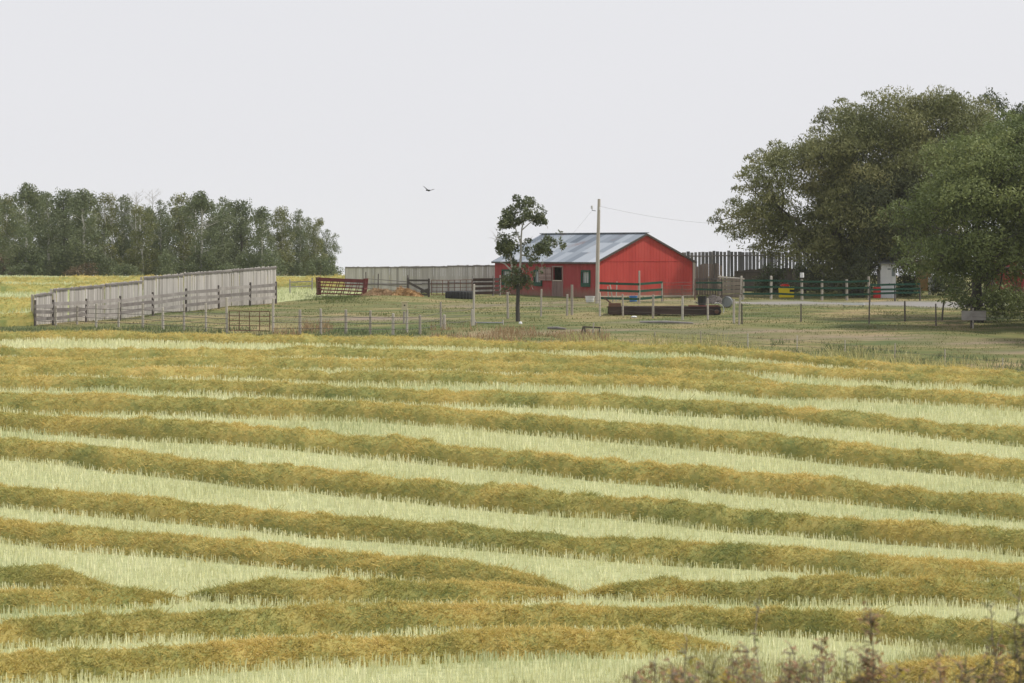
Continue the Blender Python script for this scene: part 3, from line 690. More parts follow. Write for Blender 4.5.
# ------------------------------------------------------------------ barn
def barn():
    a = math.radians(55); Lb, Wb, Hw, Hr = 12.0, 8.25, 2.45, 1.86
    c0 = hit(597, 298.3)
    u = Vector((-math.cos(a), math.sin(a), 0))      # along long wall (to the left, back)
    v = Vector((math.sin(a), math.cos(a), 0))       # along gable (to the right, back)
    e = empty('barn', c0, 'low red wooden barn with a corrugated grey metal roof in the farmyard', 'barn')
    P = lambda s, t, z: u*s + v*t + Vector((0,0,z))
    zb = -.35
    def wallquad(name, p, q, h0, h1, mat, peak=None, th=.12, nrm=None, holes=()):
        """wall from p to q made of vertical boards with real thickness; holes=(s0,s1,z0,z1)"""
        mb = MB(); d = q-p; L = d.length; d.normalize(); n = int(L/.25); w = L/n
        for i in range(n):
            s0, s1 = i*w+.004, (i+1)*w-.004; tt = random.random()
            sm = (s0+s1)/2
            def top(s): 
                if peak is None: return h1
                return h1 + peak*(1-abs(s/L-.5)*2)
            segs = [(zb, None)]
            hl = [h for h in holes if h[0]-.01 < sm < h[1]+.01]
            pieces = []
            if hl:
                h = hl[0]; pieces = [(zb, h[2], False), (h[3], None, True)]
            else: pieces = [(zb, None, True)]
            dz = random.uniform(0, .008)
            for (z0, z1, tp) in pieces:
                za, zc = (top(s0), top(s1)) if z1 is None else (z1, z1)
                A = p+d*s0; B = p+d*s1; o = nrm*dz; back = -nrm*th
                vs = [A+o+Vector((0,0,z0)), B+o+Vector((0,0,z0)), B+o+Vector((0,0,zc)), A+o+Vector((0,0,za))]
                vs += [x_+back for x_ in vs]
                mb.add(vs, [(0,1,2,3),(7,6,5,4),(0,4,5,1),(1,5,6,2),(2,6,7,3),(3,7,4,0)], tt)
        return mb.build(name, mat, e)
    nl = -v; ng = -u
    win = [(.80,1.65),(6.35,7.15),(10.1,11.0)]      # metres from the near corner along the long wall
    holes = [(x0, x1, 1.0, 1.75) for x0, x1 in win] + [(3.95, 5.0, 0.05, 2.05)]
    wallquad('long_wall', P(0,0,0), P(Lb,0,0), 0, Hw, M['barn_a'], nrm=nl, holes=holes)
    wallquad('back_wall', P(0,Wb,0), P(Lb,Wb,0), 0, Hw, M['barn_a'], nrm=v)
    wallquad('gable_wall', P(0,.13,0), P(0,Wb-.13,0), 0, Hw, M['barn_b'], peak=Hr*(Wb-.26)/Wb, nrm=ng)
    wallquad('far_gable_wall', P(Lb,.13,0), P(Lb,Wb-.13,0), 0, Hw, M['barn_a'], peak=Hr*(Wb-.26)/Wb, nrm=u)
    # seam across the gable
    mb = MB(); mb.bar(P(-.012,.2,Hw+.02), P(-.012,Wb-.2,Hw+.02), .02, .03, t=.2); mb.build('gable_seam', M['barn_b'], e)
    # corner trims
    for nm, q, m_ in (('corner_trim', P(-.03,-.02,0), 'trim'), ('corner_trim', P(-.03,Wb+.02,0), 'trim')):
        mb = MB(); mb.bar(q+Vector((0,0,zb)), q+Vector((0,0,Hw-.02)), .17, .1, t=.6); mb.build(nm, M[m_], e)
    mb = MB(); mb.bar(P(-.06,-.05,.02), P(-.06,Wb,.02), .12, .25, t=.5); mb.build('foundation_board', M['trim'], e)
    # roof: two pitches of corrugated sheets
    for side in (0, 1):
        mb = MB(); ov, oe = .22, .12
        rise = Hr/(Wb/2)
        ts = np.arange(-oe, Lb+oe+1e-6, .085)
        sheet = {}
        for row in range(3):
            f0, f1 = row/3, (row+1)/3+.015
            for i in range(len(ts)-1):
                def pt(s, f, k):
                    t = (-ov + (Wb/2+ov)*f); z = Hw + .06 + rise*t + .004*row + .018*(1 if k % 2 else -1)
                    if side: t = Wb - t
                    return P(s, t, z)
                f1c = min(f1, 1.0)
                kk = (row, int(ts[i]/.85))
                if kk not in sheet: sheet[kk] = min(1, max(0, random.gauss(.55, .27)))
                mb.add([pt(ts[i], f0, i), pt(ts[i+1], f0, i+1), pt(ts[i+1], f1c, i+1), pt(ts[i], f1c, i)], [(0,1,2,3)], sheet[kk])
        mb.build('roof', M['roof'], e)
    mb = MB(); mb.bar(P(-.14,Wb/2,Hw+Hr+.09), P(Lb+.14,Wb/2,Hw+Hr+.09), .34, .05, t=.3); mb.build('ridge_cap', M['roof'], e)
    for s in (-.11, Lb+.11):
        mb = MB(); 
        mb.bar(P(s,-.2,Hw-.10), P(s,Wb/2,Hw+Hr-.02), .05, .13, t=.3); mb.bar(P(s,Wb+.2,Hw-.10), P(s,Wb/2,Hw+Hr-.02), .05, .13, t=.3); mb.build('fascia', M['postdark'], e)
    mb = MB(); mb.bar(P(-.12,-.2,Hw-.10), P(Lb+.12,-.2,Hw-.10), .04, .10, t=.3); mb.build('eave_board', M['postdark'], e)
    # windows
    for j, (x0, x1) in enumerate(win):
        mb = MB(); z0, z1 = 1.0, 1.75; o = -.04
        mb.bar(P(x0-.08,o,z0-.12), P(x1+.08,o,z0-.12), .10, .26); mb.bar(P(x0-.08,o,z1+.06), P(x1+.08,o,z1+.06), .08, .13)
        mb.bar(P(x0-.04,o,z0), P(x0-.04,o,z1), .12, .08); mb.bar(P(x1+.04,o,z0), P(x1+.04,o,z1), .12, .08)
        fr = mb.build('window', M['greenp'], e)
        mb = MB(); mb.bar(P(x0,.05,(z0+z1)/2), P(x1,.05,(z0+z1)/2), .02, z1-z0, t=.5); mb.build('pane', M['glass'], fr)
        mb = MB(); 
        for q in (.33, .66): mb.bar(P(x0+(x1-x0)*q,.02,z0), P(x0+(x1-x0)*q,.02,z1), .04, .04, t=.8)
        mb.build('curtain_bar', M['white'], fr)
    # dutch door: lower leaf shut, upper leaf swung open against the wall
    mb = MB()
    for q in range(6): mb.bar(P(3.96+.175*q+.07,.02,-.02), P(3.96+.175*q+.07,.02,1.12), .168, .05)
    dl = mb.build('lower_door', M['doorw'], e)
    mb = MB(); mb.bar(P(3.95,-.02,1.14), P(5.0,-.02,1.14), .06, .07, t=.9); mb.build('ledge', M['trim'], dl)
    mb = MB()
    for q in range(7): mb.bar(P(5.08,-.10-.005*q,1.20+.13*q), P(6.55,-.10-.005*q,1.20+.13*q), .04, .12)
    du = mb.build('upper_door', M['doorw'], e)
    mb = MB(); mb.bar(P(5.7,.06-.22,1.15), P(5.7,.06-.22,2.08), .04, .09, t=.9); mb.build('batten', M['doorw'], du)
    mb = MB()
    for s in (3.90, 5.05): mb.bar(P(s,-.015,0), P(s,-.015,2.08), .09, .09, t=.5)
    mb.bar(P(3.85,-.015,2.1), P(5.1,-.015,2.1), .09, .08, t=.5); mb.build('door_frame', M['doorw'], e)
    # stall partition and floor, dark inside
    mb = MB(); mb.bar(P(1,3.5,1.0), P(11,3.5,1.0), .1, 2.4, t=.3); mb.build('stall_wall', M['timber'], e)
barn()

# ------------------------------------------------------------------ fences helpers
def fence_obj(name, base, label, cat='fence', group=None): return empty(name, base, label, cat, group)
def post(e, p, h, r, mat, lean=0.0, top=None, square=False, name='post', depth=.25):
    o = Vector(e.location); q = Vector(p)-o
    mb = MB(); l = Vector((lean*h, random.uniform(-.02,.02)*h, 0))
    if square: mb.bar(q-Vector((0,0,depth)), q+l+Vector((0,0,h)), r*2, r*2)
    else: mb.tube([q-Vector((0,0,depth)), q+l*.5+Vector((0,0,h*.5)), q+l+Vector((0,0,h-.02)), q+l+Vector((0,0,h))], [r*1.05, r, r*.94, r*.75], 9)
    return mb.build(name, mat, e)

# left board windbreak, six stepped panels
def left_windbreak():
    e = fence_obj('board_windbreak', wbL0, 'long weathered grey board windbreak climbing from the left below the grove')
    steps = [(34,52,294,291.5),(53,104,288.5,284),(105,142,283.5,280),(143,183,276.5,273.5),(184,231,272.6,269.5),(232,276,269,266)]
    o = Vector(e.location)
    def on(px):
        # intersection of the pixel column with the line of the fence
        t = (px-CX)/F; dx, dy = wbL1.x-wbL0.x, wbL1.y-wbL0.y
        k = (t*wbL0.y - wbL0.x)/(dx - t*dy); return Vector((wbL0.x+dx*k, wbL0.y+dy*k, 0))
    dirv = (Vector((wbL1.x, wbL1.y, 0))-Vector((wbL0.x, wbL0.y, 0))).normalized(); nrm = Vector((dirv.y, -dirv.x, 0))
    for (p0, p1, t0, t1) in steps:
        A, B = on(p0), on(p1); L = (B-A).length; n = max(2, int(L/.17)); w = L/n
        mb = MB()
        for i in range(n):
            q = A + dirv*(w*(i+.5)); g = gz(q.x, q.y)
            tp = -((t0+(t1-t0)*(i+.5)/n)-HY)/F*q.y + random.gauss(0, .018)
            if random.random() < .05: tp -= .08
            lean = random.gauss(0, .012)
            if random.random() < .008: continue
            mb.bar(Vector((q.x, q.y, g-.15))-o, Vector((q.x+lean, q.y, tp))-o + nrm*random.uniform(0,.012), .025, w-.018 if random.random() < .85 else w-.05, up=dirv)
        mb.build('board_panel', M['board'], e)
        mb = MB()
        for dz in (.09,):
            a_ = Vector((A.x, A.y, -(t0-HY)/F*A.y-dz))-o+nrm*.055; b_ = Vector((B.x, B.y, -(t1-HY)/F*B.y-dz))-o+nrm*.055
            mb.bar(a_, b_, .05, .10, t=.15)
        mb.build('cap_rail', M['rail'], e)
        for q, tt in ((A, t0), (B, t1)):
            pp = Vector((q.x, q.y, gz(q.x, q.y))) - nrm*.12; post(e, pp, -(tt-HY)/F*q.y - pp.z - .02, .08, M['post'])
left_windbreak()
def rail_fence(name, pts, h, rails, mat, pmat, label, rw=.13, pr=.07, th=.04, wob=.02, lean=.02, square=False, ph=None, group=None, back=.1, nrails_mat=None):
    e = fence_obj(name, pts[0], label, group=group); o = Vector(e.location)
    for i, p in enumerate(pts): post(e, p, (ph or h)*random.uniform(.94, 1.08), pr, pmat, random.uniform(-lean, lean), square=square)
    for i in range(len(pts)-1):
        A, B = Vector(pts[i])-o, Vector(pts[i+1])-o
        for k, hz in enumerate(rails):
            f = Vector((0, -pr-th*.5-.004, 0)); j0, j1 = random.uniform(-wob, wob), random.uniform(-wob, wob)
            ex = (B-A).normalized()*.06 if i % 2 else Vector((0,0,0))
            mb = MB(); f2 = f + Vector((0, -.012*(i % 2), 0))
            mb.bar(A+f2+Vector((0,0,hz+j0)), B+f2+Vector((0,0,hz+j1)), th, rw)
            mb.build('rail', mat, e)
    return e
def wire_fence(name, posts, hts, wires, label, pmat='post', pr=.065, wr=.008, lean=.02, group=None):
    """posts: list of world base points"""
    e = fence_obj(name, posts[0], label, group=group); o = Vector(e.location)
    for p, h in zip(posts, hts): post(e, p, h, pr*random.uniform(.85, 1.15), M[pmat], random.uniform(-lean, lean))
    for hz in wires:
        mb = MB(); pts = []
        for i in range(len(posts)):
            pts.append(posts[i]-o+Vector((0,-pr-.008,hz)))
            if i < len(posts)-1:
                mid = (posts[i]+posts[i+1])/2-o; pts.append(mid+Vector((0,-pr-.008,hz-.03)))
        mb.tube(pts, wr, 4, t=.4, cap=False); mb.build('wire', M['wire'], e)
    return e
# dark rail fence in front of the left windbreak
lf = []
for px in (35,53,86,120,153,186,219,250,276):
    t = (px-CX)/F; A = wbL0+Vector((.1,-3.2,0)); B = wbL1+Vector((0.0,-1.6,0)); dx, dy = B.x-A.x, B.y-A.y
    k = (t*A.y-A.x)/(dx-t*dy); x_, y_ = A.x+dx*k, A.y+dy*k; lf.append(Vector((x_, y_, gz(x_, y_))))
rail_fence('rail_fence', lf, 1.45, (.42,.80,1.18), M['rail'], M['postdark'], 'grey three-rail fence running close in front of the left board windbreak', rw=.20, wob=.07)
def base_pts(l): return [hit(a, b) for a, b in l]
# near wire fence with pale posts
nf = [(36,325),(56,326),(77,325),(96,327),(118.5,327),(143,328),(163,330),(184,330.5),(206,332),(227,333)]
P_ = base_pts(nf); wire_fence('wire_fence', P_, [1.1,1.15,1.1,1.3,1.4,1.35,1.2,1.4,1.5,1.85], (.25,.5,.75,1.0), 'wire fence with pale posts from the left end of the windbreak to the gate', pr=.065, wr=.013)
nf = [(273,334),(300,334),(321,334),(346,334),(370,335),(393,335),(420,334.5),(444,329),(472,326)]
P_ = base_pts(nf); wire_fence('wire_fence', P_, [1.85,1.25,1.3,1.25,1.25,1.1,1.0,.75,.9], (.3,.6,.9), 'wire fence with pale posts between the tube gate and the middle of the yard', pr=.075, wr=.013)
# birdhouse post, inner posts
def lone_post(px, py, h, r, label, lean=0, mat='post'):
    p = hit(px, py); mb = MB(); mb.tube([(0,0,-.3),(lean*h*.5,0,h*.5),(lean*h,0,h)], [r*1.05,r,r*.92], 9)
    o = mb.build('fence_post', M[mat], None); o.location = p; tag(o, label, 'post'); return o
lone_post(407, 333, 1.22, .065, 'pale post carrying the cream nest box')
p = hit(407, 333)
e = empty('nest_box', p+Vector((-.12,-.02,1.18)), 'small cream nest box on top of the pale post before the orange hay pile', 'nest box')
mb = MB(); mb.box((0,0,.2),(.30,.26,.40), t=.6); mb.build('box', M['cream'], e)
mb = MB(); mb.bar((-.2,0,.40),(.2,0,.44),.34,.03,t=.5); mb.build('lid', M['cream'], e)
mb = MB(); mb.tube([(0,-.128,.25),(0,-.136,.25)], .04, 12, t=.1); mb.build('entrance_hole', M['dark'], e)
inner = base_pts([(404,323.5),(441,327.5),(473.5,325),(508,319),(541,317),(567,316),(600,316),(623,316),(653,318),(682.5,320),(708,320),(734,323.5)])
wire_fence('wire_fence', inner, [.65,1.35,2.2,1.5,1.6,1.25,1.35,1.25,1.3,1.3,1.2,1.3], (.3,.6,.9), 'inner wire fence with uneven pale posts crossing the yard before the barn', pr=.06, wr=.006)
lone_post(572, 315, 1.75, .08, 'taller grey post beside a shorter one before the barn door')
lone_post(739, 325, 1.6, .055, 'slightly leaning pale post at the right end of the inner yard fence', .04)
# right near low fence
rf = base_pts([(655,342),(701,343.5),(748,348),(797,350.5),(845,355),(895,362),(945,367),(1003,373),(1050,380)])
wire_fence('wire_fence', rf, [.5,.62,.7,.72,.7,.85,.8,.65,.7], (.25,.5), 'low wire fence with thin stakes along the right edge of the field', pr=.028, wr=.006)
rf = base_pts([(742,324),(801,322),(869,324),(905,322),(936,326),(971,328),(1040,330)])
wire_fence('wire_fence', rf, [1.1,1.0,1.25,1.15,1.2,1.2,1.2], (.3,.6,.9), 'wire fence with dark posts in the shade below the green rail fence', pmat='postdark', pr=.045, wr=.006)
lone_post(941.5, 321, 1.1, .05, 'short dark leaning post in the shade below the bright-green tree', .12, 'postdark')
# tube gate between the tall near posts
def tube_gate(pa, pb, h, z0, mat, label, bars=5, name='gate', r=.02, brace=False, upr=3):
    e = empty(name, pa, label, 'gate'); o = Vector(e.location); A = Vector((0,0,0)); B = Vector(pb)-o
    mb = MB()
    for (q, s) in ((A, 1), (B, -1)): mb.tube([q+Vector((0,-.12,z0)), q+Vector((0,-.12,z0+h))], r*1.2, 6)
    mb.tube([A+Vector((0,-.12,z0)), B+Vector((0,-.12,z0))], r*1.2, 6); mb.tube([A+Vector((0,-.12,z0+h)), B+Vector((0,-.12,z0+h))], r*1.2, 6)
    mb.build('frame', mat, e)
    for i in range(1, bars-1):
        mb = MB(); mb.tube([A+Vector((0,-.12,z0+h*i/(bars-1))), B+Vector((0,-.12,z0+h*i/(bars-1)))], r, 6); mb.build('bar', mat, e)
    for i in range(1, upr):
        q = A.lerp(B, i/upr); mb = MB(); mb.tube([q+Vector((0,-.15,z0)), q+Vector((0,-.15,z0+h))], r*1.1, 6); mb.build('upright', mat, e)
    if brace: mb = MB(); mb.bar(A+Vector((0,-.16,z0+h)), B+Vector((0,-.16,z0+.1)), .03, .1); mb.build('brace', mat, e)
    return e
tube_gate(hit(229.5,333), hit(270,334), 1.0, .15, M['rust'], 'low rusty tube gate between two tall posts of the near fence', 5, upr=4)

# back windbreak
def vertical_boards(name, pA, pB, tops, mat, label, bw=.16, gap=.01, th=.025, railm=None, capdz=.1, lowwall=None, jit=.02, panel=4, cat='fence', capm='rail'):
    """boards from pA to pB (world), tops = list of (fraction, world z)"""
    e = fence_obj(name, pA, label, cat); o = Vector(e.location); A, B = Vector(pA), Vector(pB)
    d = Vector((B.x-A.x, B.y-A.y, 0)); L = d.length; d.normalize(); nrm = Vector((d.y, -d.x, 0)); n = int(L/bw)
    per = max(1, n//panel)
    for k in range(0, n, per):
        mb = MB()
        for i in range(k, min(n, k+per)):
            s = (i+.5)*bw; q = A+d*s; g = gz(q.x, q.y); tp = float(np.interp(s/L, [t[0] for t in tops], [t[1] for t in tops]))+random.gauss(0, jit)
            w = bw-gap*random.uniform(.4, 1.8)
            mb.bar(Vector((q.x, q.y, g-.15))-o, Vector((q.x+random.gauss(0,gap*.3), q.y, tp))-o+nrm*random.uniform(0,.01), th, max(w, .03), up=d)
        mb.build('board_panel', mat, e)
        q0, q1 = A+d*(k*bw), A+d*(min(n, k+per)*bw)
        z0_, z1_ = [float(np.interp((q_-A).length/L if i_ else (Vector((q_.x-A.x,q_.y-A.y,0))).length/L, [t[0] for t in tops], [t[1] for t in tops])) for i_, q_ in enumerate((q0, q1))]
        for dz in ([capdz, capdz+1.2] if railm is None else railm):
            mb = MB(); mb.bar(Vector((q0.x,q0.y,z0_-dz))-o+nrm*.045, Vector((q1.x,q1.y,z0_-dz))-o+nrm*.045, .05, .09, t=.2); mb.build('rail', M[capm], e)
        pp = Vector((q0.x, q0.y, gz(q0.x, q0.y)))-nrm*.1; post(e, pp, max(.5, z0_-pp.z), .07, M['rail'])
    return e
bA, bB = at_ground(345.5, 201), at_ground(503, 199)
zt = lambda y, D: -(y-HY)/F*D
vertical_boards('board_windbreak', bA, bB, [(0,zt(266.8,201)),(.33,zt(266.6,201)),(.34,zt(266,201)),(.64,zt(266.2,200)),(.65,zt(265.4,200)),(1,zt(264.8,199))], M['board'],
    'pale grey board windbreak standing against the sky left of the barn', bw=.17, gap=.008, panel=6, capdz=.05)
# corral fence before it
cf_ = [at_ground(px, 192.) for px in (290,312)] 
rail_fence('rail_fence', cf_, 1.0, (.5,.8), M['rail'], M['rail'], 'short piece of low rail fence in the gap right of the left windbreak', rw=.07, pr=.05)
cp = [at_ground(px, D) for px, D in ((366,192),(378,192),(408,190.5))]
rail_fence('pipe_fence', cp, 1.35, (.3,.62,.95), M['rail'], M['postdark'], 'thin rail fence between the red feeder and the dark timber gate', rw=.05, pr=.04, th=.03)
gA, gB = at_ground(408, 190), at_ground(429, 190)
e = empty('timber_gate', gA, 'dark timber gate with a sagging diagonal before the pale windbreak', 'gate'); Bv = gB-gA
for q in (Vector((0,0,0)), Bv): post(e, gA+q, 1.25, .07, M['postdark'])
for (z0, z1) in ((1.05,1.12),(.12,.15)):
    mb = MB(); mb.bar(Vector((0,-.1,z0)), Bv+Vector((0,-.1,z1)), .05, .13, t=.2); mb.build('rail', M['postdark'], e)
mb = MB(); mb.bar(Vector((.05,-.14,.9)), Bv+Vector((0,-.14,.25)), .04, .16, t=.3); mb.build('brace', M['postdark'], e)
mb = MB(); mb.bar(Bv*.6+Vector((0,-.17,.3)), Bv+Vector((0,-.17,.5)), .04, .2, t=.1); mb.build('brace', M['postdark'], e)
tube_gate(at_ground(431.5,190), at_ground(448,190), 1.0, .15, M['rust'], 'rusty tube gate right of the dark timber gate', 5, upr=3)
tube_gate(at_ground(449,190), at_ground(472,190), 1.0, .15, M['rust'], 'rusty tube gate behind the big tyre', 5, upr=4)
cp = [at_ground(px, D) for px, D in ((473,190),(493,190),(500,191))]
rail_fence('board_fence', cp, 1.45, (.25,.55,.85,1.15), M['timber'], M['rail'], 'dark board fence closing the gap at the left end of the barn', rw=.19, pr=.06)

# slab windbreak right, behind
sA, sB = at_ground(683, 206), at_ground(862, 207)
vertical_boards('slab_windbreak', sA, sB, [(0,zt(252.3,206)),(.3,zt(251.5,206)),(.6,zt(253,206)),(1,zt(255,207))], M['slab'], 'tall gappy windbreak of grey slabs between the barn and the willow', bw=.27, gap=.045, panel=6, capdz=.28, railm=[.28], jit=.04)
# dark low wall in front of its right half
lA, lB = at_ground(735, 204.5), at_ground(862, 204.5)
vertical_boards('board_wall', lA, lB, [(0,zt(271,204.5)),(.25,zt(268,204.5)),(1,zt(269,204.5))], M['postdark'], 'dark low board wall before the right half of the slab windbreak', bw=.2, gap=.004, panel=5, railm=[.1], capm='postdark')
# brown slab panel beside the barn
vA, vB = at_ground(696, 195), at_ground(722, 194)
vertical_boards('slab_panel', vA, vB, [(0,zt(266,195)),(.3,zt(264,195)),(.9,zt(263.5,194)),(1,zt(266,194))], M['boardb'], 'brownish upright slab panel beside the right corner of the barn', bw=.2, gap=.03, panel=1, railm=[.9], jit=.05)
# corral of stacked slabs (720-742)
e = empty('slab_pen', at_ground(722, 186), 'pen side of pale stacked slabs between two posts right of the barn', 'pen')
A = at_ground(720,186)-Vector(e.location); B = at_ground(741.5,184)-Vector(e.location)
for i, (z, w) in enumerate([(.18,.2),(.45,.24),(.72,.2),(.98,.24),(1.22,.16)]):
    mb = MB(); mb.bar(A+Vector((-.05*i,-.1-.01*i,z-.02)), B+Vector((.03*i,-.1,z+.09)), .05, w, t=.3+.6*random.random()); mb.build('slab', M['boardb'], e)
mb = MB(); mb.tube([A+Vector((-.1,-.05,1.42)), B+Vector((.1,-.05,1.36))], .05, 7, t=.9); mb.build('top_pole', M['post'], e)
for q in (A, B): post(e, q+Vector(e.location), 1.55, .07, M['post'])
# green rail fences
gp = [hit(597,303), hit(639,304), hit(662,302)]
e = rail_fence('green_rail_fence', gp, 1.2, (.32,.80,1.25), M['greenp'], M['post'], 'dark green three-rail fence before the gable end of the barn', rw=.15, pr=.06, wob=.015)
post(e, gp[1]+Vector((.02,-.05,0)), 2.1, .06, M['post'])
rp = [at_ground(695,184), at_ground(722,184)]
rail_fence('green_rail_fence', rp, 1.3, (.65,1.1), M['greenp'], M['postdark'], 'short green rails before the brown slab panel', rw=.12, pr=.05)
gp = [at_ground(px, 184) for px in (743,771,802,822,847,869)]
e = rail_fence('green_rail_fence', gp, 1.45, (.38,.82,1.25), M['greenp'], M['post'], 'long dark green rail fence before the willow, with a white-capped post', rw=.13, pr=.085, wob=.015)
q = gp[2]-Vector(e.location); mb = MB(); mb.tube([q+Vector((0,0,1.5)), q+Vector((0,0,1.82))], .13, 10, t=.9); mb.build('post_cap', M['white'], e)
gp = [at_ground(px, 181) for px in (869.8,895,920)]
rail_fence('green_rail_fence', gp, 1.1, (.55,.80,1.1), M['greenp'], M['postdark'], 'right end of the green rails passing before the white shed', rw=.13, pr=.05, wob=.015)
# wire panel in front of gable right
wp = [hit(663,301.5), hit(682,301), hit(695,300)]
wire_fence('wire_fence', wp, [1.3,1.0,1.3], (.25,.5,.75,1.0,1.2), 'rusty wire panel before the right half of the barn gable', pmat='rust', pr=.03, wr=.010)

# ------------------------------------------------------------------ yard things
def pole():
    b = hit(597.2, 303.5); s = F/b.y; H = zt(199, b.y)-b.z
    e = empty('utility_pole', b, 'tall pale wooden utility pole before the near corner of the barn', 'utility pole')
    mb = MB(); mb.tube([(0,0,-.4),(0.04,0,H*.5),(.12,0,H)], [.13,.115,.09], 12, t=.7); mb.build('pole', M['post'], e)
    mb = MB(); mb.tube([(-.1,-.05,H-.75),(-.32,-.08,H-.72),(-.34,-.08,H-.55)], .025, 6); m_ = mb.build('bracket', M['greymetal'], e)
    mb = MB(); mb.tube([(-.34,-.08,H-.62),(-.34,-.08,H-.60),(-.34,-.08,H-.42),(-.34,-.08,H-.40)], [.04,.07,.07,.03], 10); mb.build('insulator', M['white'], m_)
    mb = MB(); mb.tube([(.14,-.05,H-.7),(.14,-.05,H-.5)], [.05,.05], 10); mb.build('insulator', M['white'], e)
    top = b+Vector((.14,-.05,H-.45))
    end = at(724, 224, 190) + Vector((3,4,0))
    mb = MB(); pts = []
    for i in range(25):
        t = i/24; p = top.lerp(end, t); p.z -= 1.4*(4*t*(1-t))*.25; pts.append(p-top)
    mb.tube(pts, .006, 5, t=.9, cap=False); o = mb.build('power_line', M['wire'], None); o.location = top; tag(o, 'thin power line from the utility pole to the willow', 'power line')
    tp2 = b+Vector((-.3,-.05,H-.7)); en = at(541, 262, 190.5)
    mb = MB(); mb.tube([Vector((0,0,0)), (en-tp2)*.5+Vector((0,0,-.35)), en-tp2], .004, 5, t=.9, cap=False); o = mb.build('service_wire', M['wire'], None); o.location = tp2; tag(o, 'faint wire dropping from the pole down to the barn roof', 'wire')
pole()
def feeder():
    b = hit(342, 296); s = F/b.y; rot = .0
    e = empty('hay_feeder', at_ground(342, 186.5)+Vector((0,0,.10)), 'dark red metal hay feeder of barred panels tilted on the grassy bank', 'feeder')
    e.rotation_euler = (0, math.radians(1.5), math.radians(-6))
    for yy in (-.45, .45):
        for k, zz in enumerate((.08,.3,.52,.74,1.0)):
            mb = MB(); mb.bar(Vector((-1.55,yy,zz+.04)), Vector((1.5,yy,zz)), .035, .055 if k < 4 else .22); mb.build('side_bar', M['redmetal'], e)
        for xx in np.linspace(-1.4, 1.35, 7):
            mb = MB(); mb.bar(Vector((xx,yy+.03,.05)), Vector((xx+.25,yy+.03,1.0)), .03, .045); mb.build('slant_bar', M['redmetal'], e)
    for sx, m_ in ((-1.6,'rust'), (1.55,'redmetal')):
        mb = MB()
        for yy in (-.6,-.2,.2,.6): mb.bar(Vector((sx*.97,yy,0)), Vector((sx*1.03,yy,1.18)), .1, .1)
        for zz in (.1,.5,.9,1.12): mb.bar(Vector((sx,-.65,zz)), Vector((sx,.65,zz)), .09, .1)
        mb.build('end_frame', M[m_], e)
    mb = MB(); mb.bar(Vector((-1.5,0,.95)), Vector((1.5,0,.9)), .5, .04); mb.build('tray', M['redmetal'], e)
    mb = MB(); mb.bar(Vector((-1.5,.1,.35)), Vector((1.5,.1,.32)), .7, .05); mb.build('floor_tray', M['redmetal'], e)
feeder()
# hay pile (rotting orange) + scrap pale soil heap
def heap(name, px, D, rx, ry, h, mat, label, cat, seed, twig=2500):
    c = at_ground(px, D); n = 34
    th = np.linspace(0, 2*np.pi, 48, endpoint=False); rr = np.linspace(0, 1, n)
    A, B = np.meshgrid(rr, th, indexing='ij')
    rr_ = A*(.85+.3*vnoise(np.cos(B)*1.5+seed, np.sin(B)*1.5+seed, 1))
    x = np.cos(B)*rr_*rx; y = np.sin(B)*rr_*ry
    z = h*(1-A**1.5)*(.45+1.0*vnoise(x*1.8+seed, y*1.8, 4)) + (vnoise(x*6, y*6, seed)-.5)*.12*(1-A) 
    zg = ground(x+c.x, y+c.y)-c.z - .05
    V = np.stack([x, y, z+zg], -1).reshape(-1, 3); id_ = np.arange(len(V)).reshape(A.shape)
    Q1 = np.stack([id_[:-1], id_[1:], np.roll(id_, -1, 1)[1:], np.roll(id_, -1, 1)[:-1]], -1).reshape(-1, 4)
    k = twig; a = R.rand(k)*2*np.pi; q = np.sqrt(R.rand(k))*.97
    tx, ty = np.cos(a)*q*rx*.98, np.sin(a)*q*ry*.98
    tz = h*(1-q**1.5)*(.45+1.0*vnoise(tx*1.8+seed, ty*1.8, 4)) + ground(tx+c.x, ty+c.y)-c.z-.05
    d = R.normal(size=(k, 3)); d[:,2] = np.abs(d[:,2])*.6; d /= np.linalg.norm(d, axis=1)[:,None]
    TV, TQ, TT = strips(np.stack([tx, ty, tz], -1), d, R.uniform(.08,.22,k), R.uniform(.015,.03,k), R.rand(k))
    o = obj_np(name, np.concatenate([V, TV]), np.concatenate([Q1, TQ+len(V)]), np.concatenate([R.rand(len(Q1)), TT]), mat)
    o.location = c; return tag(o, label, cat)
heap('hay_pile', 407, 184, 1.15, 1.0, .62, M['hay'], 'orange rotting hay pile behind the cream nest box', 'hay pile', 3)
heap('soil_heap', 380, 184.5, 1.4, 1.0, .5, M['weedred'], 'pinkish brown heap of earth and straw between feeder and hay pile', 'heap', 8)
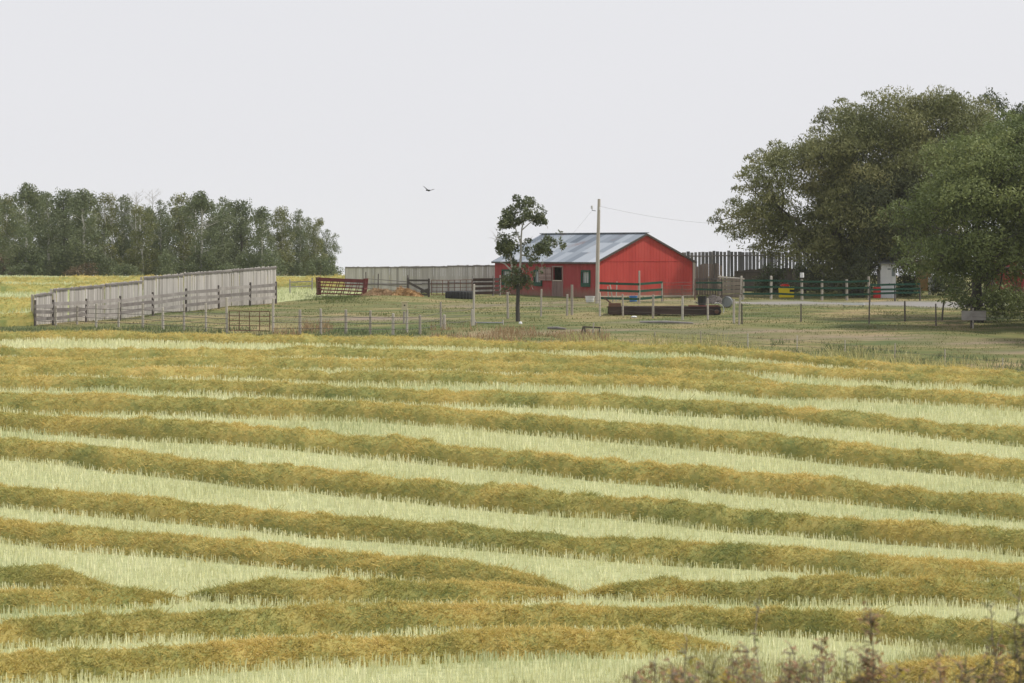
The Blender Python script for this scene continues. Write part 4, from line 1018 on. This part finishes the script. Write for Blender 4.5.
def tyre_mesh(mb, c, r_out, width, axis='z', lugs=26, r_in=None):
    """closed tyre section revolved; axis z = lying flat, x/y = standing"""
    r_in = r_in or r_out*.5; sec = [(r_in, -.42), (r_in+.04, -.5), (r_out-.10, -.5), (r_out-.02, -.40), (r_out, -.2), (r_out, .2), (r_out-.02, .40), (r_out-.10, .5), (r_in+.04, .5), (r_in, .42)]
    n = lugs*2; o = len(mb.v); m = len(sec)
    for i in range(n):
        a = 2*math.pi*i/n
        for (r, w) in sec:
            rr = r + (.035 if (i % 2 and r > r_out*.9) else 0); z = w*width
            p = {'z': (rr*math.cos(a), rr*math.sin(a), z), 'y': (rr*math.cos(a), z, rr*math.sin(a)), 'x': (z, rr*math.cos(a), rr*math.sin(a))}[axis]
            mb.v.append((p[0]+c[0], p[1]+c[1], p[2]+c[2]))
    for i in range(n):
        for k in range(m):
            mb.f.append((o+i*m+k, o+((i+1) % n)*m+k, o+((i+1) % n)*m+(k+1) % m, o+i*m+(k+1) % m)); mb.t.append(.4 if i % 2 else .2)
mb = MB(); tyre_mesh(mb, (0,0,.27), .92, .55); o = mb.build('tractor_tyre', M['rubber'], None); o.location = at_ground(459.5, 186); tag(o, 'big black tractor tyre lying flat left of the barn', 'tyre')
# low flatbed trailer
def trailer():
    c = hit(607, 315.5); s = F/c.y; D = c.y
    e = empty('flatbed_trailer', at_ground(664, D+.9), 'long low dark timber flatbed trailer lying before the barn gable', 'trailer')
    L = 112/s/2
    for yy in (-.75, .75):
        mb = MB(); mb.bar((-L,yy,.30),(L,yy,.30), .08, .46, t=.3); mb.build('side_board', M['timber'], e)
    mb = MB()
    n = 30
    for i in range(n): mb.box((-L+ (i+.5)*2*L/n, 0, .50), (2*L/n-.02, 1.42, .045))
    mb.build('deck', M['timber'], e)
    mb = MB(); mb.bar((L*.42,-.80,.57),(L*.98,-.80,.57), .08, .06, t=.9); mb.build('red_edge', M['redmetal'], e)
    mb = MB(); mb.box((-L+.35,-.55,.62),(.7,.5,.2), t=.9); mb.build('crate_bed', M['rust'], e)
    mb = MB(); mb.bar((-L+.3,-.1,.55),(-L+.0-.25,-.1,1.05), .08, .08, t=.2); mb.build('drawbar', M['rust'], e)
    for yy in (-.9, .9):
        mb = MB(); tyre_mesh(mb, (L*.93,yy*.8,.24), .24, .16, 'y', 14, .13); w_ = mb.build('wheel', M['rubber'], e)
        mb = MB(); mb.tube([(L*.93,yy*.8-.09,.24),(L*.93,yy*.8+.09,.24)], .13, 18, t=.2); mb.build('rim', M['rust'], w_)
    for xx in (-.9, -.1, .5):
        mb = MB(); mb.box((L*xx,0,.08),(.15,1.3,.16), t=.1); mb.build('skid', M['timber'], e)
    # white mudguard
    mb = MB(); pts = [(L*.93+.40*math.cos(a), -.9, .34+.40*math.sin(a)) for a in np.linspace(-.4, 1.9, 9)]
    for p, q in zip(pts[:-1], pts[1:]): mb.bar(p, q, .24, .03, t=.9)
    mb.build('mudguard', M['white'], e)
trailer()
def lathe(mb, c, prof, n=20, t=None, sx=1, sy=1):
    o = len(mb.v); t = random.random() if t is None else t
    for (r, z) in prof:
        for k in range(n):
            a = 2*math.pi*k/n; mb.v.append((c[0]+r*sx*math.cos(a), c[1]+r*sy*math.sin(a), c[2]+z))
    for i in range(len(prof)-1):
        for k in range(n):
            k2 = (k+1) % n; mb.f.append((o+i*n+k, o+i*n+k2, o+(i+1)*n+k2, o+(i+1)*n+k)); mb.t.append(t)
    mb.f.append(tuple(o+k for k in range(n))[::-1]); mb.t.append(t); mb.f.append(tuple(o+(len(prof)-1)*n+k for k in range(n))); mb.t.append(t)
mb = MB(); lathe(mb, (0,0,0), [(.30,0),(.36,.06),(.42,.38),(.45,.40),(.45,.43),(.40,.43),(.36,.12)], 24, .8, 0.80, .6); o = mb.build('tub', M['white'], None); o.location = hit(590,302.5); o.scale = (.9,.9,.95); tag(o, 'white plastic tub on the grass before the barn window', 'tub')
mb = MB(); lathe(mb, (0,0,0), [(.19,0),(.22,.03),(.25,.34),(.27,.36),(.27,.39),(.23,.39),(.2,.1)], 24, .6, 1.05, 1.05); o = mb.build('bucket', M['blue'], None); o.location = hit(633.5,302)+Vector((0,.3,0)); tag(o, 'blue bucket behind the green rails before the gable', 'bucket')
# grey drum lying, tarp heap, black bucket
e = empty('metal_drum', at_ground(727.5, 172.5), 'grey metal drum lying on its side right of the trailer wheel', 'drum')
mb = MB(); mb.tube([(-.05,-.42,.33),(-.04,-.40,.33),(.0,0,.33),(.04,.40,.33),(.05,.42,.33)], [.30,.33,.33,.33,.30], 20, t=.4); mb.build('barrel', M['greymetal'], e)
for yy in (-.2, .2): mb = MB(); mb.tube([(yy*.1,yy-.02,.33),(yy*.1,yy+.02,.33)], .345, 20, t=.8); mb.build('hoop', M['greymetal'], e)
heap('scrap_heap', 712, 177, 1.1, .6, .62, M['postdark'], 'grey heap of scrap behind the right end of the trailer', 'scrap heap', 21, 500)
mb = MB(); lathe(mb, (0,0,0), [(.2,0),(.25,.4),(.27,.42),(.22,.42),(.2,.1)], 18, .3); o = mb.build('bucket', M['rubber'], None); o.location = at_ground(702, 173.2)+Vector((0,0,.3)); o.scale = (1,1,.8); tag(o, 'black bucket behind the red edge of the trailer', 'bucket')
o.location.z = gz(o.location.x, o.location.y)
o.scale = (1.1,1.1,1.6)
# leaning stakes near the pole
for i, (px, py, h, ln) in enumerate([(608.5,298,1.0,-.04),(613.5,298,1.15,-.2),(616,300,1.3,.05)]):
    p = at_ground(px, 181); mb = MB(); mb.tube([(0,0,-.2),(ln*h,0,h)], [.045,.035], 7, t=.8)
    o = mb.build('stake', M['post'], None); o.location = p; tag(o, ['short upright pale stake right of the utility pole','pale stake leaning left behind the green rails','thin tall stake right of the leaning one'][i], 'stake')
# small sawhorse frame
def frame_at():
    b = hit(585, 338); s = F/b.y
    e = empty('wooden_stand', b, 'small grey timber stand alone in the dry grass below the barn', 'stand')
    W_ = 17/s
    mb = MB(); mb.bar((-.12,0,.55),(W_*.92,0,.52), .06, .07, t=.1); mb.build('top_bar', M['postdark'], e)
    for (x0, x1, h) in ((-.25,-.1,.56),(.02,-.02,.60),(.36,.44,.75)):
        mb = MB(); mb.bar((x0,0.02,-.1),(x1,-.03,h), .05, .055, t=.5); mb.build('leg', M['postdark' if x0 < .2 else 'post'], e)
    mb = MB(); mb.bar((-.2,.35,-.1),(-.08,.05,.56), .05, .06, t=.2); mb.build('leg', M['postdark'], e)
    mb = MB(); mb.bar((W_*.85,.3,-.1),(W_*.85,.05,.52), .05, .05, t=.2); mb.build('leg', M['rail'], e)
frame_at()
e = empty('pipe_rail', hit(475,325), 'low pale pipe rail on the ground left of the lone tree', 'rail'); s = F/e.location.y
Bq = hit(503,325)-Vector(e.location)
mb = MB(); mb.tube([Vector((0,0,.13)), Bq+Vector((0,0,.12))], .035, 8, t=.9); mb.build('pipe', M['greymetal'], e)
for q in (Vector((0,0,0)), Bq): mb = MB(); mb.tube([q+Vector((0,.04,-.1)), q+Vector((0,.04,.28))], .04, 8, t=.8); mb.build('foot', M['post'], e)
mb = MB(); lathe(mb, (0,0,0), [(.06,0),(.10,.03),(.09,.11),(.04,.15)], 10, .9); o = mb.build('stone', M['white'], None); o.location = hit(520.5,324.5); tag(o, 'small white stone at the foot of the lone tree', 'stone')
mb = MB(); lathe(mb, (0,0,0), [(.10,0),(.18,.02),(.15,.07),(.05,.09)], 10, .7); o = mb.build('stone', M['white'], None); o.location = hit(634,317.5); tag(o, 'flat pale stone below the trailer', 'stone')
# pole lying on the ground
for i, (p0, p1, lab, m_) in enumerate([((640,323),(693,324),'long grey pole lying in the grass below the trailer','rail'), ((548,329),(566,330),'short grey branch lying in the dry grass left of the stand','rail')]):
    a_, b_ = hit(*p0), hit(*p1); mb = MB(); mb.tube([Vector((0,0,.05)), (b_-a_)*.5+Vector((0,.1,.08)), b_-a_+Vector((0,0,.05))], [.06,.07,.04], 7); o = mb.build('pole', M[m_], None); o.location = a_; tag(o, lab, 'pole')
# yellow bin
e = empty('yellow_bin', at_ground(786.5, 189.5), 'bright yellow plastic bin with a red lid behind the green fence', 'bin')
mb = MB(); P8 = [(-.49,-.38,0),(.47,-.38,0),(.47,.38,0),(-.49,.38,0),(-.51,-.4,.72),(.49,-.4,.72),(.49,.4,.72),(-.51,.4,.72)]
mb.add(P8, [(3,2,1,0),(4,5,6,7),(0,1,5,4),(1,2,6,5),(2,3,7,6),(3,0,4,7)], .6)
mb.box((0,0,.72),(1.06,.86,.05), t=.8); mb.build('body', M['yellow'], e)
mb = MB(); mb.box((-.25,0,.42),(.05,.82,.72), t=.3); mb.box((.16,0,.42),(.05,.82,.72), t=.3); mb.build('rib', M['yellow'], e)
mb = MB(); mb.box((-.12,0,.80),(.56,.6,.12), t=.6); mb.box((-.12,0,.885),(.36,.4,.05), t=.6); mb.build('lid', M['redpl'], e)
mb = MB(); mb.box((.34,-.405,.46),(.34,.02,.16), t=.3); mb.build('handle_slot', M['dark'], e)
# white shed, red drum
def shed(px, D, w, dp, h, mat, label, roofm, name='shed', win=True, door=True, cat='shed', trimm='white'):
    e = empty(name, at_ground(px, D), label, cat)
    mb = MB()
    n = max(3, int(w/.22))
    for i in range(n): mb.box((-w/2+(i+.5)*w/n, dp/2, h/2-.1), (w/n-.008, dp, h+.2))
    mb.build('wall', mat, e)
    mb = MB(); mb.bar((-w/2-.15,-.2,h-.02),(-w/2-.15,dp/2,h+.45), .05, .06)
    for (y0, z0, y1, z1) in ((-.2,h-.02,dp/2,h+.45),(dp+.2,h-.02,dp/2,h+.45)):
        mb.add([(-w/2-.2,y0,z0),(w/2+.2,y0,z0),(w/2+.2,y1,z1),(-w/2-.2,y1,z1),(-w/2-.2,y0,z0+.06),(w/2+.2,y0,z0+.06),(w/2+.2,y1,z1+.06),(-w/2-.2,y1,z1+.06)],
               [(3,2,1,0),(4,5,6,7),(0,1,5,4),(1,2,6,5),(2,3,7,6),(3,0,4,7)], .5)
    mb.build('roof', roofm, e)
    if win:
        mb = MB(); x = w*.12 if not door else w*.18
        for (a_, b_) in (((x-.28,-.03,h*.62),(x+.28,-.03,h*.62)),((x-.28,-.03,h*.62+.6),(x+.28,-.03,h*.62+.6)),((x-.28,-.03,h*.62-.03),(x-.28,-.03,h*.62+.63)),((x+.28,-.03,h*.62-.03),(x+.28,-.03,h*.62+.63)),((x,-.03,h*.62),(x,-.03,h*.62+.6))): mb.bar(a_, b_, .05, .06)
        f = mb.build('window', M[trimm], e); mb = MB(); mb.box((x,-.006,h*.62+.3),(.5,.01,.55)); mb.build('pane', M['glass'], f)
    if door:
        mb = MB(); mb.box((-w*.2,-.03,.95),(.7,.04,1.9), t=.3); d_ = mb.build('door', mat, e); mb = MB(); mb.box((-w*.2+.25,-.07,.95),(.05,.05,.12)); mb.build('handle', M['greymetal'], d_)
    return e
shed(888.5, 188, 1.0, 2.0, 2.3, M['white'], 'narrow white shed glimpsed between the crowns behind the green rails', M['greymetal'])
mb = MB(); lathe(mb, (0,0,0), [(.22,0),(.26,.02),(.26,.7),(.24,.74)], 18, .6); o = mb.build('red_drum', M['redpl'], None); o.location = at_ground(877, 187); tag(o, 'red drum standing left of the white shed', 'drum')
shed(924.5, 204, 1.0, 1.2, 1.7, M['hay'], 'small rusty-orange hut glimpsed under the bright-green tree', M['rust'], 'hut', win=False)
mb = MB(); mb.box((0,0,.6),(.2,.12,1.3), t=.9); o = mb.build('white_post', M['white'], None); o.location = at_ground(929.7, 198); tag(o, 'bright white post right of the orange hut', 'post')
e = empty('water_tank', at_ground(938, 203), 'pale grey tank under the trees right of the white post', 'tank')
mb = MB(); lathe(mb, (0,0,0), [(.45,0),(.5,.05),(.5,1.0),(.3,1.2),(.12,1.25)], 22, .9); mb.build('tank', M['greymetal'], e)
mb = MB(); lathe(mb, (0,0,1.24), [(.12,0),(.12,.08),(.05,.1)], 12, .5); mb.build('lid', M['rubber'], e)
shed(1018, 196, 3.4, 4, 2.4, M['barn_a'], 'red building showing through the low branches at the right edge', M['greymetal'], 'red_shed', door=True)
# white bench plank and grey board
e = empty('white_rail', hit(843,306), 'short white plank rail at the edge of the gravel below the green fence', 'rail'); Bq = hit(864,306)-Vector(e.location)
mb = MB(); mb.bar(Vector((0,0,.12)), Bq+Vector((0,0,.12)), .06, .13, t=.9); mb.build('plank', M['white'], e)
for q in (Vector((.05,.06,0)), Bq+Vector((-.05,.06,0))): mb = MB(); mb.bar(q-Vector((0,0,.1)), q+Vector((0,0,.16)), .06, .08, t=.5); mb.build('foot', M['postdark'], e)
e = empty('grey_board', hit(973,328), 'blank grey board hung on a post in the shade under the bright-green tree', 'board')
mb = MB(); mb.box((.03,-.08,.66),(1.3,.03,.5), t=.9); mb.build('board', M['rail'], e)
mb = MB(); mb.tube([(0,0,-.2),(0,0,1.05)], .05, 8, t=.5); mb.build('leg', M['post'], e)

# ------------------------------------------------------------------ bird
def bird():
    D = 150; c = at(428.5, 190.5, D)
    e = bpy.data.meshes.new('bird')
    import bmesh
    bm = bmesh.new()
    def ring_loft(secs):
        prev = None; first = None
        for (cen, ax, r1, ay, r2) in secs:
            vs = [bm.verts.new(cen + ax*r1*math.cos(a) + ay*r2*math.sin(a)) for a in [2*math.pi*k/8 for k in range(8)]]
            if prev:
                for k in range(8): bm.faces.new((prev[k], prev[(k+1) % 8], vs[(k+1) % 8], vs[k]))
            else: bm.faces.new(vs[::-1])
            prev = vs
        bm.faces.new(prev)
    Xv, Yv, Zv = Vector((1,0,0)), Vector((0,1,0)), Vector((0,0,1))
    # body, flying towards the left and a little towards us (axis y tilted)
    ring_loft([(Vector((.0,y,z)), Xv, r, Zv, r*.85) for (y, z, r) in ((-.26,.02,.004),(-.22,.02,.018),(-.19,.03,.03),(-.14,.025,.034),(-.06,0,.055),(.04,0,.055),(.12,.0,.035),(.18,.0,.03),(.28,-.0,.045))])
    for sgn in (-1, 1):
        up = .20 if sgn < 0 else .14
        ring_loft([(Vector((sgn*x, y, z*up)), Yv, ch, Zv, th) for (x, y, z, ch, th) in ((.0,0,0,.07,.028),(.07,-.01,.15,.085,.018),(.18,-.03,.45,.085,.010),(.30,.0,.85,.06,.007),(.37,.03,1.0,.025,.004))])
    bm.to_mesh(e); bm.free(); e.materials.append(M['bird'])
    o = bpy.data.objects.new('bird', e); COL.objects.link(o); o.location = c; o.rotation_euler = (math.radians(4), math.radians(8), math.radians(25))
    r = o.modifiers.new('remesh', 'REMESH'); r.mode = 'VOXEL'; r.voxel_size = .010
    tag(o, 'black bird gliding with raised wings in the pale sky', 'bird')
bird()

# ------------------------------------------------------------------ foreground shrubs
def shrub(px, top_py, D, mat, label, seed, spread=.35, nst=5, leaf=.05, dens=1.0):
    rs = random.Random(seed); b = at_ground(px, D); H = zt(top_py, D)-b.z
    e = empty('shrub', b, label, 'shrub', 'roadside shrubs at the bottom right')
    mb = MB(); LV, LQ, LT = [], [], []; nq = 0
    for i in range(nst):
        x1 = rs.uniform(-1, 1)*spread if i else 0; h = H*(1 if i == 0 else rs.uniform(.72, .96))
        pts = limb(mb, (x1*.2,rs.uniform(-.1,.1),-.1), (x1, rs.uniform(-.2,.2), h), .014, .003, seed+i, .03, 7, 5)
        for j in range(int(26*dens)):
            t = rs.uniform(.55, 1.0)**.8; k = min(len(pts)-2, int(t*(len(pts)-1))); q = pts[k].lerp(pts[k+1], t*(len(pts)-1)-k)
            a = rs.uniform(0, 6.28); l = rs.uniform(.05, .17)*(1.5-t*.9); tip = q+Vector((math.cos(a)*l, math.sin(a)*l, rs.uniform(-.01,.08)))
            mb.tube([q, tip], [.004,.002], 4)
            for u in range(rs.randint(2, 4)):
                p = q.lerp(tip, rs.uniform(.4, 1.1)); d = Vector((rs.uniform(-1,1), rs.uniform(-1,1), rs.uniform(-.6,.4))).normalized()
                s_ = d.cross(Vector((rs.uniform(-.5,.5), rs.uniform(-.5,.5), 1))).normalized(); L_ = leaf*rs.uniform(.6, 1.3); w_ = L_*.42
                LV += [p, p+d*L_*.4+s_*w_*.5, p+d*L_, p+d*L_*.4-s_*w_*.5]; LQ.append((nq, nq+1, nq+2, nq+3)); LT.append(rs.random()); nq += 4
    mb.build('stems', M['boardb'], e)
    obj_np('foliage', np.array([tuple(v) for v in LV]), np.array(LQ), np.array(LT), mat, e)
B_, O_, Y_ = M['leaf_brown'], M['leaf_olive'], M['leaf_yell']
sh = [(655,650,21,B_,'reddish shrub tip, leftmost of the roadside shrubs'),(688,642,22,Y_,'yellowing roadside shrub second from the left'),(715,660,20,O_,'low olive roadside shrub third from the left'),
      (762,600,23,O_,'tall faint olive-brown shrub tip in the left half of the roadside shrubs'),(748,648,20.5,B_,'brown-leaved roadside shrub below the tall faint tip'),(790,652,21,B_,'brown roadside shrub just right of the tall faint tip'),
      (822,640,22,B_,'brown roadside shrub left of the tall spire-like one'),(869,608,21,B_,'tall spire-like shrub with stacked reddish-brown leaves'),(900,668,20,Y_,'small yellow shrub tip right of the spire-like one'),
      (935,650,21.5,B_,'brown roadside shrub with a wide gap on either side'),(985,640,21,O_,'dark green-brown shrub left of the corner shrub'),(1018,588,21,O_,'tall olive shrub at the bottom right corner'),(806,662,20,O_,'low olive shrub between two brown ones left of the spire-like one'),(848,655,21,O_,'olive shrub crowding the left foot of the spire-like one'),(672,664,20,B_,'small brown shrub between the first two roadside shrubs'),(732,655,21.5,Y_,'yellowish shrub just left of the tall faint tip'),(1002,646,20.5,B_,'brown shrub between the green-brown one and the corner shrub'),(1040,600,20,B_,'brown shrub cut by the right edge of the photo')]
for i, (px, ty, D, m_, lab) in enumerate(sh):
    spire = (px == 869)
    shrub(px, ty, D, m_, lab, 300+i, spread=.10 if spire else .34, nst=3 if spire else (3 if px == 762 else 7), dens=3.4 if spire else (.8 if px == 762 else 1.3), leaf=.062)

# ------------------------------------------------------------------ light, sky, camera
el, az = math.radians(57), math.radians(86)      # azimuth measured from +Y towards +X
sd = Vector((math.sin(az)*math.cos(el), math.cos(az)*math.cos(el), math.sin(el)))
sun = bpy.data.lights.new('sun', 'SUN'); sun.energy = 3.6; sun.angle = math.radians(5); sun.color = (1.0, .95, .86)
so = bpy.data.objects.new('sun', sun); COL.objects.link(so); so.location = (40, 60, 60); so.rotation_euler = sd.to_track_quat('Z', 'Y').to_euler()
w = bpy.data.worlds.new('World'); SC.world = w; w.use_nodes = True; nt = w.node_tree
bg = nt.nodes['Background']; out = nt.nodes['World Output']
sky = nt.nodes.new('ShaderNodeTexSky'); sky.sky_type = 'NISHITA'; sky.sun_disc = False; sky.sun_elevation = el; sky.sun_rotation = az; sky.dust_density = 3; sky.air_density = 1
nt.links.new(sky.outputs[0], bg.inputs['Color']); bg.inputs['Strength'].default_value = .05
# high thin overcast in front of the blue
tc = nt.nodes.new('ShaderNodeTexCoord'); nz = nt.nodes.new('ShaderNodeTexNoise'); nz.inputs['Scale'].default_value = 1.6; nz.inputs['Detail'].default_value = 4
mp = nt.nodes.new('ShaderNodeMapping'); mp.inputs['Scale'].default_value = (1,1,3); nt.links.new(tc.outputs['Generated'], mp.inputs['Vector']); nt.links.new(mp.outputs['Vector'], nz.inputs['Vector'])
cr = nt.nodes.new('ShaderNodeValToRGB'); cr.color_ramp.elements[0].position = .3; cr.color_ramp.elements[0].color = (.80,.805,.84,1); cr.color_ramp.elements[1].position = .7; cr.color_ramp.elements[1].color = (.845,.845,.88,1)
nt.links.new(nz.outputs['Fac'], cr.inputs['Fac'])
bg2 = nt.nodes.new('ShaderNodeBackground'); sx_ = nt.nodes.new('ShaderNodeSeparateXYZ'); nt.links.new(tc.outputs['Generated'], sx_.inputs[0])
g2 = nt.nodes.new('ShaderNodeValToRGB'); g2.color_ramp.elements[0].position = .10; g2.color_ramp.elements[0].color = (1,1,1,1); g2.color_ramp.elements[1].position = .8; g2.color_ramp.elements[1].color = (.88,.90,.93,1); g2.color_ramp.elements[0].color = (1,1,1,1)
nt.links.new(sx_.outputs['Z'], g2.inputs['Fac'])
mm = nt.nodes.new('ShaderNodeMix'); mm.data_type = 'RGBA'; mm.blend_type = 'MULTIPLY'; mm.inputs['Factor'].default_value = 1
nt.links.new(cr.outputs['Color'], mm.inputs['A']); nt.links.new(g2.outputs['Color'], mm.inputs['B']); nt.links.new(mm.outputs['Result'], bg2.inputs['Color']); bg2.inputs['Strength'].default_value = 1.0
ms = nt.nodes.new('ShaderNodeMixShader'); ms.inputs[0].default_value = .95
nt.links.new(bg.outputs[0], ms.inputs[1]); nt.links.new(bg2.outputs[0], ms.inputs[2]); nt.links.new(ms.outputs[0], out.inputs['Surface'])

hz = MB(); hz.box((0, 730, -12), (3060, 1600, 60)); hm = bpy.data.materials.new('haze_air'); hm.use_nodes = True; hn = hm.node_tree
hn.nodes.remove(hn.nodes['Principled BSDF']); pv = hn.nodes.new('ShaderNodeVolumePrincipled'); pv.inputs['Color'].default_value = (.93,.95,.98,1); pv.inputs['Density'].default_value = HAZE
hn.links.new(pv.outputs[0], hn.nodes['Material Output'].inputs['Volume'])
ho = hz.build('haze', hm, None); tag(ho, kind='stuff')
cam = bpy.data.cameras.new('camera'); cam.sensor_width = 36; cam.lens = 36*F/1024; cam.clip_end = 12000; cam.clip_start = .5
cam.shift_y = -(341.5-HY)/1024
cam.dof.use_dof = True; cam.dof.focus_distance = 150; cam.dof.aperture_fstop = 4.0
co = bpy.data.objects.new('camera', cam); COL.objects.link(co); co.location = (0,0,0); co.rotation_euler = (math.pi/2, 0, 0)
SC.camera = co
SC.view_settings.view_transform = 'Standard'; SC.view_settings.look = 'None'; SC.view_settings.exposure = 0; SC.view_settings.gamma = 1
SC.render.engine = 'CYCLES'
SC.cycles.volume_bounces = 1; SC.cycles.max_bounces = 5; SC.cycles.diffuse_bounces = 3
